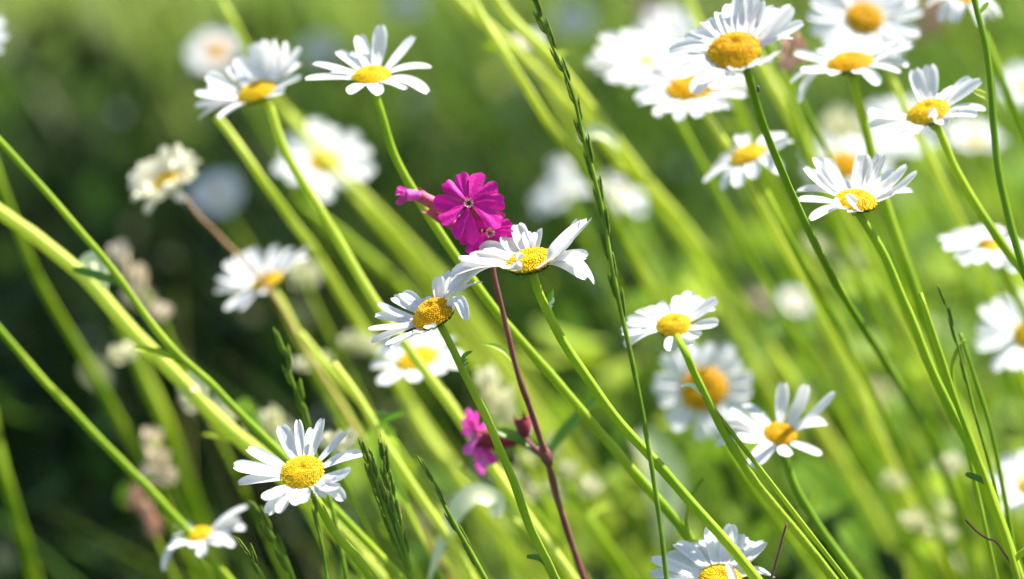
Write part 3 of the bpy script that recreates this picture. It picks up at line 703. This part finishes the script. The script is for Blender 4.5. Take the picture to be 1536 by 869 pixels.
def campion():
    sp = [P(737, 366, 1.025), P(742, 418, 1.025), P(757, 480, 1.03), P(775, 555, 1.035), P(795, 612, 1.04), P(811, 660, 1.045), P(821, 690, 1.05), P(835, 745, 1.055), P(852, 800, 1.06), P(880, 880, 1.065)]
    path = catmull(sp, 7) + to_ground(sp)
    root = path[-1].copy(); root.z = 0
    T = thing('red_campion', 'magenta wildflower with five notched petals on a hairy red-brown stem behind the central daisy', 'wildflower', root)
    V, F = tube(path, lambda t: (0.85+0.45*t)*MM*(1+0.08*math.sin(t*60)), 10)
    mesh_obj('stem', V, F, M['redstem'], T)
    # node swelling
    nd = P(820, 686, 1.049)
    V, F = tube([nd+UP*0.004-RX*0.0015, nd+UP*0.002-RX*0.0008, nd, nd-UP*0.003+RX*0.001], lambda t: (1.3+1.1*math.sin(t*math.pi))*MM, 10)
    mesh_obj('node', V, F, M['redstem'], T)
    def mm(z, c, f): return P(590+z[0]/5.794, 240+z[1]/5.794, f)
    # first blossom
    def blossom(c, f, n, lobes, m, back, cm, r_cal, scale=1.0, notch=0.3, cup=0.12, lab=None, rr=3.0):
        C = P(c[0], c[1], f); n = CV(*n); X, Y, Z = head_basis(n)
        B = calyx_tube(back, C-n*0.001, 1.2, r_cal, cm, T, 'blossom')
        if lab: B['label'] = lab
        for i, (p1, p2) in enumerate(lobes):
            an = []
            for q in (p1, p2):
                D = ray(*q); s = -(CAM-C).dot(Z)/D.dot(Z); v = CAM+D*s-C
                an.append((math.atan2(v.dot(Y), v.dot(X)), v.length))
            (a, la), (b, lb) = an
            if b-a > math.pi: b -= 2*math.pi
            if a-b > math.pi: a -= 2*math.pi
            camp_petal(C, n, a, b, la*scale, lb*scale, m, B, cup, seed=i*3+int(c[0]), notch=notch, lift=0.0013*((i*2) % 5-2)*0.6)
        eye(C+n*0.0004, n, 0.0014, B)
        return B
    z = lambda x, y: (590+x/5.794, 240+y/5.794)
    blossom(z(655, 380), 1.008, (0.05, 0.15, 0.98),
            [(z(445, 190), z(585, 95)), (z(760, 110), z(900, 215)), (z(350, 385), z(405, 535)), (z(560, 655), z(670, 740)), (z(960, 370), z(950, 560))],
            M['magenta'], P(728, 352, 1.03), M['calyx_red'], 2.6, notch=0.36)
    blossom(z(838, 628), 1.014, (0.1, -0.15, 0.95),
            [(z(620, 700), z(690, 790)), (z(800, 830), z(900, 830)), (z(980, 750), z(1000, 640)), (z(700, 520), z(780, 480)), (z(920, 480), z(990, 560))],
            M['magenta'], P(738, 368, 1.03), M['calyx_red'], 2.4, notch=0.25, scale=1.22)
    # bud with crumpled petals, pointing left
    a, b = P(672, 318, 1.03), P(628, 293, 1.028)
    B = calyx_tube(a, b, 1.0, 2.1, M['calyx_pink'], T, 'bud')
    c = P(600, 293, 1.026); r = random.Random(5)
    cb = P(626, 293, 1.027)
    V, F = tube(catmull([P(632, 294, 1.027), P(620, 293, 1.027), P(608, 293, 1.026)], 4), lambda t: (1.6+0.6*t)*MM, 8)
    mesh_obj('bud_neck', V, F, M['pink'], B)
    for k in range(14):
        tgt = c + RX*r.uniform(-1.6, 1.2)*MM + UP*r.uniform(-2.9, 2.7)*MM + TC*r.uniform(-2.3, 2.5)*MM
        bs = P(612, 293, 1.026)
        v, f_ = petal_geo(bs, bs.lerp(tgt, 0.5)+TC*r.uniform(-1, 1)*MM, tgt, TC+UP*r.uniform(-1, 1), 2.6*MM, 1.0, r.uniform(-1, 1), 8, 5, seed=k)
        mesh_obj('petal', v, f_, M['pink'], B)
    V, F = tube(catmull([P(672, 318, 1.03), P(700, 334, 1.032), P(737, 368, 1.026)], 5), 0.9*MM, 8)
    mesh_obj('pedicel', V, F, M['redstem'], T)
    a, b = P(690, 345, 1.035), P(645, 312, 1.034)
    calyx_tube(a, b, 1.2, 2.4, M['calyx_pink'], T, 'bud')
    # lower blossom facing left, out of focus
    z2 = lambda x, y: (690+x/7.24, 600+y/7.24)
    C = P(716, 655, 1.085); n = CV(-0.75, 0.1, 0.65)
    B = calyx_tube(P(776, 662, 1.08), P(726, 657, 1.085), 1.4, 3.8, M['calyx_red'], T, 'blossom')
    B['label'] = 'blurred pink blossom facing left, low on the red stem'
    for k, (x, y, ww) in enumerate([(110, 90, 5), (50, 190, 5), (40, 300, 4.5), (85, 600, 5), (120, 560, 4), (260, 815, 4.5), (300, 740, 4), (395, 690, 5), (345, 240, 5), (200, 130, 4)]):
        tip = P(*z2(x, y), 1.085+0.004*((k % 3)-1))
        L = (tip-C).length
        v, f_ = petal_geo(C, C.lerp(tip, 0.5)+n*L*0.15, tip, n, ww*MM, 0.3, 0.2, 10, 6, seed=k)
        mesh_obj('petal', v, f_, M['pink'], B)
    eye(C+n*0.0005, n, 0.0013, B)
    V, F = tube(catmull([P(776, 662, 1.08), P(795, 672, 1.07), P(820, 688, 1.05)], 5), 1.0*MM, 8)
    mesh_obj('pedicel', V, F, M['redstem'], T)
    bd = calyx_tube(P(789, 656, 1.07), P(783, 628, 1.07), 1.5, 2.9, M['calyx_red'], T, 'bud'); bd['label'] = 'dark purple closed bud'
    V, F = tube([P(789, 657, 1.07), P(800, 670, 1.06), P(818, 686, 1.05)], 0.8*MM, 8); mesh_obj('pedicel', V, F, M['redstem'], T)
    leaflet(T, [(820, 684), (845, 650), (880, 612), (905, 590)], 1.12, 'leaf', 4.5)
    leaflet(T, [(812, 672), (780, 660), (752, 648), (745, 640)], 1.07, 'leaf', 4)
    # small green shoots leaving the upper stem
    leaflet(T, [(772, 545), (760, 530), (742, 520), (722, 516)], 1.04, 'leaf_bright', 2.0)
campion()

# ------------------------------------------------------------------ grass spikes
def spikelet_geo(base, d, side, L, Wd, seed, nlem=6):
    r = random.Random(seed); parts = []
    nrm = d.cross(side).normalized()
    for k in range(nlem):
        q = k/nlem
        s = (1 if k % 2 else -1)
        b0 = base + d*(L*q*0.62)
        tipv = b0 + d*(L*0.50) + side*(s*Wd*(0.26-0.20*q)) + nrm*(r.uniform(-0.1, 0.1)*Wd)
        mid = b0.lerp(tipv, 0.45) + side*(s*Wd*0.2)
        hw = Wd*0.22
        e1, e2 = side*s, nrm
        V = [b0]
        ring = []
        for m_, sc_ in ((0.25, 0.8), (0.5, 1.0), (0.75, 0.7)):
            c = b0*(1-m_)**2 + mid*(2*m_*(1-m_)) + tipv*m_*m_
            for a in range(6):
                an = a*math.pi/3; V.append(c+e1*(math.cos(an)*hw*sc_*0.8)+e2*(math.sin(an)*hw*sc_))
        V.append(tipv)
        F = [(0, 1+a, 1+(a+1) % 6) for a in range(6)]
        for g in range(2):
            F += [(1+g*6+a, 1+g*6+6+a, 1+g*6+6+(a+1) % 6, 1+g*6+(a+1) % 6) for a in range(6)]
        F += [(13+a, 19, 13+(a+1) % 6) for a in range(6)]
        parts.append((V, F))
    return join(parts)

def spike(label, px, f, r, count, span, L, Wd, awn=0, m='rye', ms='rye_dark', group='grass spikes', seed=1, spread=0.35, ground=True):
    pts = [P(q[0], q[1], q[2] if len(q) > 2 else f) for q in px]
    top = catmull(pts, 9)
    path = top + (to_ground(pts) if ground else [])
    root = path[-1].copy()
    T = thing('grass_spike', label, 'grass', root, group)
    V, F = tube(path, lambda t: r*MM*(0.45+0.75*min(1, t*2.2)), 8)
    mesh_obj('culm', V, F, M[m], T)
    # arc-length along the traced part
    Ls = [0]
    for a, b in zip(top, top[1:]): Ls.append(Ls[-1]+(b-a).length)
    tot = Ls[-1]; rr = random.Random(seed)
    for k in range(count):
        s = (span[0] + (span[1]-span[0])*(k+0.0)/max(1, count-1))*tot
        s = min(max(0, s + rr.uniform(-0.12, 0.12)*tot*(span[1]-span[0])/count*2), tot*0.98)
        i = max(j for j in range(len(top)-1) if Ls[j] <= s)
        t = (s-Ls[i])/(Ls[i+1]-Ls[i]); p = top[i].lerp(top[i+1], t)
        d = (top[max(i-1, 0)]-top[i+1]).normalized()          # towards the tip
        sgn = 1 if k % 2 else -1
        side = (RX - d*RX.dot(d)).normalized()*sgn
        side = (side + TC*rr.uniform(-0.3, 0.3)).normalized()
        dd = (d + side*spread*rr.uniform(0.3, 1.0)).normalized()
        v, f_ = spikelet_geo(p + side*r*MM*0.4, dd, (side-dd*side.dot(dd)).normalized(), L*MM*rr.uniform(0.85, 1.15), Wd*MM, seed*50+k)
        if awn:
            e = p + dd*L*MM*0.9
            a_ = tube([e, e+dd*awn*MM*0.5, e+dd*awn*MM+side*0.3*MM], lambda t: 0.12*MM*(1-t*0.8), 4)
            v, f_ = join([(v, f_), a_])
        mesh_obj('spikelet', v, f_, M[ms], T)
    return T
spike('tall thin grass spike with alternating green spikelets rising through the middle of the photo',
      [(800, 0), (806, 15), (830, 72), (847, 110), (862, 150), (876, 210), (893, 272), (905, 325), (916, 390), (931, 465), (950, 550), (970, 655), (988, 770), (1000, 869)], 0.985, 0.65, 18, (0.00, 0.56), 11, 2.4, seed=2, spread=0.13)
spike('dark green forked grass spike at the bottom with the thicker double ear, left branch', [(558, 702), (568, 735), (583, 780), (600, 825), (618, 875)], 0.985, 0.7, 9, (0.02, 0.85), 11, 3.2, awn=1.5, seed=3, spread=0.10)
spike('dark green awned grass spike at the bottom beside the forked one, right branch', [(577, 690), (580, 715), (588, 745), (598, 790), (610, 835), (619, 875)], 0.985, 0.65, 8, (0.05, 0.8), 10, 3.0, awn=4, seed=4, spread=0.13)
spike('slim curved grass spike at the bottom, below the blurred pink blossom', [(650, 722), (665, 755), (684, 790), (704, 825), (730, 872)], 0.99, 0.7, 5, (0.03, 0.95), 10, 2.2, seed=5, spread=0.08)
spike('thread-like dark grass spike hanging straight below the low left daisy', [(471, 748), (475, 780), (481, 810), (487, 840), (491, 875)], 0.975, 0.55, 6, (0.1, 0.9), 8, 1.6, seed=6, spread=0.06)
spike('soft green grass spike left of the low daisy stem at the bottom', [(397, 782), (408, 805), (425, 835), (440, 872)], 1.06, 0.8, 5, (0.02, 0.9), 11, 3.0, m='rye', seed=7, spread=0.2)
spike('stubby grass spike tip poking in at the bottom, left of the others', [(378, 838), (388, 855), (398, 875)], 1.0, 0.6, 3, (0.02, 0.8), 9, 2.2, seed=8, spread=0.2)
spike('pale green grass spike above the low left daisy', [(430, 540), (440, 575), (452, 605), (460, 640), (478, 700), (500, 770), (520, 869)], 1.06, 0.7, 6, (0.0, 0.35), 11, 2.6, m='rye', ms='rye', seed=9, spread=0.15)
spike('wispy dark grass spike at the right between pale stems', [(1420, 462), (1430, 495), (1445, 550), (1462, 620), (1490, 720), (1520, 869)], 1.03, 0.5, 5, (0.0, 0.3), 10, 1.5, seed=10, spread=0.06)

# ------------------------------------------------------------------ stalks
def stalk(label, px, f, r, m, name='stalk', cat='stem', group='green stems leaning left', taper=0.3, leaves=None):
    pts = [P(q[0], q[1], (q[2] if len(q) > 2 else f) + (0.045*max(0, i-2) if f >= 1.14 else 0)) for i, q in enumerate(px)]
    if r > 1.4: r = 1.4+(r-1.4)*0.50
    path = catmull(pts, 6) + to_ground(pts)
    root = path[-1].copy(); root.z = 0
    T = thing(name, label, cat, root, group)
    rl = random.Random(int(px[0][0]*7+px[0][1]))
    for k in range(rl.randint(0, 2) if r > 1 else 0):
        i = rl.randint(len(path)//4, max(len(path)//4+1, len(path)-12)); p = path[i]; d = (path[i-1]-path[i]).normalized()
        sd = RX*rl.choice((-1, 1)) + TC*rl.uniform(-0.6, 0.6); L = rl.uniform(0.006, 0.016)
        q = [p, p+(d*0.7+sd*0.5)*L*0.5, p+(d*0.5+sd*0.9)*L]
        v, f_ = petal_geo(q[0], q[1], q[2], (d.cross(sd)).normalized(), rl.uniform(1.2, 3.0)*MM, 0.5, rl.uniform(-.6, .6), 8, 4, seed=k)
        mesh_obj('leaf', v, f_, M[rl.choice(('leaf', 'stem', 'stem_bright'))], T)
    V, F = tube(path, lambda t: r*MM*(1-taper+taper*t), 16, 6, 0.09)
    mesh_obj('stem', V, F, M[m], T)
    for lf in (leaves or []): leaflet(T, lf[0], f, lf[1], lf[2])
    return T
stalk('smooth dark green stem curving down the upper right edge', [(1455, -60), (1462, 0), (1480, 80), (1490, 190), (1503, 285), (1530, 385), (1570, 500)], 0.97, 1.35, 'stem_dark', leaves=[([(1470, 20), (1478, 10), (1483, 3)], 'leaf_bright', 1.5)])
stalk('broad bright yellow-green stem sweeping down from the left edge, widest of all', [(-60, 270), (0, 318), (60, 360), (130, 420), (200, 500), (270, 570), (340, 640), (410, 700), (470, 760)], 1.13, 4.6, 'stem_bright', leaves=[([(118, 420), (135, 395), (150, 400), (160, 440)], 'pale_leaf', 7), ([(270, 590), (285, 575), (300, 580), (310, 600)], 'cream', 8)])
stalk('thin darker stem crossing above the broad bright one at the left', [(-30, 180), (0, 212), (80, 300), (150, 382), (205, 455), (260, 525), (315, 575), (360, 620), (440, 700)], 1.08, 1.5, 'stem')
stalk('straight green stem crossing the lower left from the edge', [(-40, 450), (0, 495), (60, 565), (120, 628), (180, 690), (225, 735), (300, 820)], 1.12, 1.8, 'stem')
stalk('wide dull green leaf-like stem in the lower left corner', [(-25, 560), (-8, 650), (15, 740), (42, 830), (60, 900)], 1.32, 3.6, 'stem')
stalk('wide soft green stem rising behind the beige seed heads at the lower left', [(180, 480), (215, 560), (255, 650), (285, 740), (315, 830), (335, 900)], 1.45, 6.0, 'stem')
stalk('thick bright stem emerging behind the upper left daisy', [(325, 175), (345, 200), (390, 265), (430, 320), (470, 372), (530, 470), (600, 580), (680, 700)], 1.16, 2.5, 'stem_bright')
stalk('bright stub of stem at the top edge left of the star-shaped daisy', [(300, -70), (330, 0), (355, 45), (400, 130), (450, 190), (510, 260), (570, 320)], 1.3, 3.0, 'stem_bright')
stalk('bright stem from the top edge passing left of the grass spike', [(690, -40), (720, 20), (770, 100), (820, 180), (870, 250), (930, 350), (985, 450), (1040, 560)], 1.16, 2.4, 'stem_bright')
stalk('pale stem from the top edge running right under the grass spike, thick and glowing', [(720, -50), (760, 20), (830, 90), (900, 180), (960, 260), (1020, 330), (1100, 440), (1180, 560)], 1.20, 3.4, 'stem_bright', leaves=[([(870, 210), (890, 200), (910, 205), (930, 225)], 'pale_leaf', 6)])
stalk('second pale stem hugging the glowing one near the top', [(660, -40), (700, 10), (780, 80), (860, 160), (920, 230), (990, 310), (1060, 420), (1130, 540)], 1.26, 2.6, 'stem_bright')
stalk('green stem leaning behind the magenta blossoms toward the bottom', [(430, 170), (500, 250), (560, 310), (620, 375), (690, 460), (760, 560), (840, 670)], 1.36, 3.6, 'stem_bright')
stalk('wide dull green stem between the left daisies', [(440, 300), (520, 360), (600, 430), (680, 520), (760, 610), (850, 720)], 1.42, 4.4, 'stem')
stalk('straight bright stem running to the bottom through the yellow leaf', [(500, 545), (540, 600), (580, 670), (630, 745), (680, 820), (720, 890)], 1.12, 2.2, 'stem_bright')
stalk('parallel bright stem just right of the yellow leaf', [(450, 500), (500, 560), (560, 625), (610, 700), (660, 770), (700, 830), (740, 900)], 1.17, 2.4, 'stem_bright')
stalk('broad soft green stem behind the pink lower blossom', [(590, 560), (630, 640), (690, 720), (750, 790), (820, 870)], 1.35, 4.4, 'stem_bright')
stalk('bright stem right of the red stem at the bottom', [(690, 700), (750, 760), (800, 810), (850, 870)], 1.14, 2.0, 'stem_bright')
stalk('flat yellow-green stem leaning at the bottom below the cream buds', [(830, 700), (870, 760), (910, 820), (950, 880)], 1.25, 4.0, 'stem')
stalk('soft green stem in the right grass, beside the bowl-shaped daisy', [(1150, 60), (1190, 160), (1220, 260), (1270, 380), (1330, 500), (1400, 640), (1460, 780)], 1.22, 2.6, 'stem')
stalk('yellow-green stem behind the big domed daisy', [(1120, 60), (1150, 110), (1190, 180), (1250, 290), (1320, 420), (1400, 560), (1480, 700)], 1.3, 4.2, 'stem_bright')
stalk('bright stem from the top edge left of the domed daisy', [(1020, -40), (1040, 20), (1080, 110), (1130, 210), (1180, 320)], 1.3, 2.8, 'stem_bright')
stalk('pair-forming stem that meets the bowl-shaped daisy stem low on the right', [(1380, 440), (1420, 560), (1452, 650), (1485, 740), (1510, 810), (1530, 880)], 1.0, 1.2, 'stem')
stalk('thin vertical green stem at the lower right edge', [(1440, 500), (1460, 560), (1490, 660), (1510, 760), (1528, 880)], 1.05, 0.9, 'stem_dark')
stalk('thin reddish shoot standing at the bottom right of the cut daisy', [(1180, 785), (1172, 815), (1164, 845), (1152, 880)], 0.99, 0.45, 'redstem', name='red_shoot', group='reddish shoots')
stalk('thin reddish side shoot crossing the lower right stems', [(1448, 780), (1462, 795), (1480, 808), (1496, 815), (1520, 850)], 1.0, 0.4, 'redstem', name='red_shoot', group='reddish shoots')
stalk('feathery pale green shoot beside the twin stems at the right', [(1448, 510), (1436, 525), (1428, 550), (1432, 590), (1446, 650)], 1.04, 0.8, 'stem', name='shoot', group='young green shoots')
stalk('thin curved green shoot rising above the bottom cut daisy', [(1055, 718), (1042, 735), (1033, 760), (1030, 790), (1040, 850)], 1.03, 0.8, 'stem', name='shoot', group='young green shoots')

# ------------------------------------------------------------------ soft leaves and seed heads
def leaf_thing(label, px, f, m, w_, name='leaf_blade', cat='leaf', group='blurred leaves'):
    pts = [P(q[0], q[1], f) for q in px]
    root = to_ground(pts)[-1]
    T = thing(name, label, cat, (root.x, root.y, 0), group)
    leaflet(T, px, f, m, w_, 'blade', 0.3)
    path = [pts[-1]-(pts[-1]-pts[-2]).normalized()*0.001] + to_ground(pts)
    V, F = tube(path, 0.8*MM, 6); mesh_obj('stalk', V, F, M['stem'], T)
    return T
leaf_thing('pale arched leaf curling over at the bottom centre', [(745, 775), (742, 752), (715, 742), (690, 760), (668, 800), (640, 880)], 1.12, 'pale_leaf', 8)
leaf_thing('acid-yellow crumpled leaf glowing left of centre low down', [(585, 640), (575, 660), (580, 700), (610, 760)], 1.13, 'leaf_bright', 12)
leaf_thing('round yellow-green leaf tip above the low left daisy', [(372, 598), (368, 612), (378, 630), (400, 660)], 1.2, 'leaf_bright', 7)
leaf_thing('fine curling leaf at the foot of the tilted daisy stem', [(790, 835), (810, 838), (824, 850), (832, 862)], 1.0, 'leaf', 2.2)
leaf_thing('pale curved petal-like leaf in front of the forward-facing daisy', [(1022, 580), (1036, 578), (1052, 590), (1060, 600)], 1.02, 'pale_leaf', 1.6)
leaf_thing('large soft leaf lying under the fanned daisy at the right', [(1190, 690), (1220, 730), (1270, 790), (1330, 869)], 1.45, 'leaf_bright', 26)
leaf_thing('soft pale leaf left of the bottom cut daisy', [(960, 650), (990, 700), (1000, 760), (990, 820)], 1.5, 'pale_leaf', 18)

def cluster(label, blobs, f, m, name='seed_head', cat='seed head', group='blurred seed heads and buds', stem=None, part='seed'):
    pts = stem or [(blobs[-1][0], blobs[-1][1]+6), (blobs[-1][0]+25, blobs[-1][1]+60), (blobs[-1][0]+60, blobs[-1][1]+130)]
    sp = [P(q[0], q[1], f) for q in pts]
    path = catmull([P(blobs[0][0], blobs[0][1], f)]+sp, 5)+to_ground(sp)
    root = path[-1].copy(); root.z = 0
    T = thing(name, label, cat, root, group)
    V, F = tube(path, 0.9*MM, 7); mesh_obj('stem', V, F, M['stem'], T)
    r = random.Random(int(blobs[0][0]))
    for (x, y, rx, ry) in blobs:
        c = P(x, y, f*(1+r.uniform(-0.006, 0.006))); rx *= K*FOC*f; ry *= K*FOC*f
        tl = r.uniform(-0.5, 0.5); ax = (UP*math.cos(tl)+RX*math.sin(tl)).normalized(); bx = ax.cross(TC).normalized(); cx = ax.cross(bx)
        parts = []
        for k in range(22):                                # overlapping pointed scales round the bud
            a = k*2.4; h = -0.75+1.5*((k+0.5)/22); q = math.sqrt(max(0.05, 1-h*h))
            o_ = bx*math.cos(a)+cx*math.sin(a)
            p0 = c+ax*(ry*(h-0.35))+o_*(rx*q*0.45); p1 = c+ax*(ry*(h+0.45*r.uniform(0.7, 1.5)))+o_*(rx*q*r.uniform(0.6, 1.05))
            parts.append(petal_geo(p0, p0.lerp(p1, 0.5)+o_*rx*0.35, p1, o_, rx*r.uniform(0.5, 0.9), 0.6, r.uniform(-.3, .3), 5, 4, seed=k))
        V, F = join(parts)
        mesh_obj(part, V, F, M[m], T)
    return T
cluster('beige blurred seed head between two crossing stems at the left', [(182, 385, 13, 22), (205, 418, 15, 20), (194, 445, 11, 14), (216, 450, 12, 16), (240, 468, 16, 14)], 1.30, 'beige')
cluster('beige knobbly seed head low on the left above the small drooping daisy', [(228, 660, 16, 16), (236, 688, 18, 15), (232, 712, 20, 14), (252, 716, 14, 12)], 1.25, 'beige')
cluster('rosy-brown blurred seed head just above the small drooping daisy', [(203, 745, 10, 18), (220, 768, 11, 20), (230, 792, 13, 14)], 1.28, 'rose')
cluster('cream rounded bud behind the low left daisy', [(510, 668, 24, 20), (490, 662, 14, 12)], 1.12, 'cream', name='bud', cat='bud', part='sepals')
cluster('pale green bud left of the overexposed daisy', [(540, 515, 28, 16), (470, 545, 30, 8)], 1.3, 'cream', name='bud', cat='bud', part='sepals')
cluster('cream buds along the broad bright stem at the left', [(290, 598, 18, 20), (330, 620, 22, 20), (185, 530, 22, 14), (400, 635, 26, 18)], 1.24, 'cream', name='bud', cat='bud', part='sepals')
cluster('cream and green bloom cluster above the pink lower blossom', [(735, 575, 16, 24), (748, 605, 24, 22), (760, 625, 14, 14)], 1.22, 'cream', name='bud', cat='bud', part='sepals')
cluster('spray of cream buds to either side of the red stem near the bottom', [(828, 672, 11, 20), (852, 704, 14, 14), (790, 690, 14, 12), (780, 722, 20, 12), (842, 735, 16, 16), (885, 730, 16, 16), (800, 740, 22, 12), (760, 712, 20, 10)], 1.25, 'cream', name='bud', cat='bud', part='sepals')
cluster('yellow-cream bud behind the blurred daisy left of centre', [(455, 412, 24, 20)], 1.4, 'cream', name='bud', cat='bud', part='sepals')
cluster('salmon-pink blurred bud right of the large domed daisy', [(1192, 75, 16, 24), (1180, 95, 13, 14)], 1.15, 'rose', name='bud', cat='bud', part='sepals')
cluster('brown-pink blurred seed head at the top between two white daisies', [(972, 18, 22, 30), (985, 40, 16, 16)], 1.9, 'rose')
cluster('reddish-brown blurred seed head at the top right', [(1400, 20, 20, 34), (1385, 45, 14, 16)], 1.8, 'rose')
cluster('cream round bloom behind the bowl-shaped daisy', [(1265, 195, 32, 28)], 1.5, 'cream', name='bud', cat='bud', part='sepals')
cluster('pale bud-like bloom low in the right grass', [(1282, 390, 26, 16), (1225, 372, 20, 14)], 1.45, 'cream', name='bud', cat='bud', part='sepals')
cluster('small pale buds scattered above the lower right grass', [(1340, 722, 16, 12), (1425, 698, 18, 15), (1375, 780, 22, 12), (1410, 800, 24, 12), (1420, 768, 16, 12)], 1.3, 'cream', name='bud', cat='bud', part='sepals')

# unseen tree added beyond the right edge to cast shade on the left meadow
def added_shade_tree():
    r = random.Random(11); root = Vector((2.3, 4.6, 0))
    T = thing('added_shade_tree', 'unseen leafy tree added beyond the right edge to shade the grass', 'tree', root)
    cc = Vector((0.70, 3.10, 2.7))
    tr = catmull([root, Vector((2.25, 4.5, 0.8)), Vector((1.95, 4.2, 1.6)), Vector((1.5, 3.8, 2.2)), cc, cc+Vector((-0.3, -0.2, 0.5))], 5)
    parts = [tube(tr, lambda t: 0.06*(1-t*0.85), 10)]
    for k in range(16):
        p = tr[10+k % 14]; e = cc+Vector((r.uniform(-0.9, 0.9), r.uniform(-0.8, 0.8), r.uniform(-0.45, 0.45)))
        parts.append(tube([p, p.lerp(e, 0.5)+Vector((0, 0, 0.08)), e], lambda t: 0.016*(1-t*0.8), 6))
    v, f_ = join(parts); mesh_obj('trunk', v, f_, M['brown'], T)
    V, F = [], []
    for k in range(7000):
        d = Vector((r.gauss(0, 1), r.gauss(0, 1), r.gauss(0, 1))).normalized()*r.uniform(0, 1)**0.42
        c = cc+Vector((d.x*0.98, d.y*0.88, d.z*0.5))+Vector((math.sin(k*1.7), math.cos(k*2.3), 0))*0.05
        a = Vector((r.gauss(0, 1), r.gauss(0, 1), r.gauss(0, 0.6))).normalized(); b = a.cross(Vector((r.gauss(0, .5), r.gauss(0, .5), 1))).normalized()
        L = r.uniform(0.03, 0.055); k0 = len(V)
        V += [c-a*L, c+b*L*0.45, c+a*L, c-b*L*0.45]; F.append((k0, k0+1, k0+2, k0+3))
    mesh_obj('crown', V, F, M['leaf'], T)
added_shade_tree()

# a small black insect by the domed daisy's stem
def insect():
    c = P(1137, 134, 0.97); V, F = [], []
    for i in range(7):
        th = math.pi*i/6
        for k in range(8):
            a = 2*math.pi*k/8
            V.append(c+UP*math.cos(th)*1.1*MM+RX*math.cos(a)*math.sin(th)*0.55*MM*(1.2 if i > 3 else 0.9)+TC*math.sin(a)*math.sin(th)*0.5*MM)
    for i in range(6):
        for k in range(8): F.append((i*8+k, i*8+(k+1) % 8, (i+1)*8+(k+1) % 8, (i+1)*8+k))
    o = mesh_obj('insect', V, F, M['insect'], None, origin=c)
    o['label'] = 'tiny black insect beside the stem of the large domed daisy'; o['category'] = 'insect'
insect()

for o in bpy.data.objects:
    if '_o' in o.keys(): del o['_o']
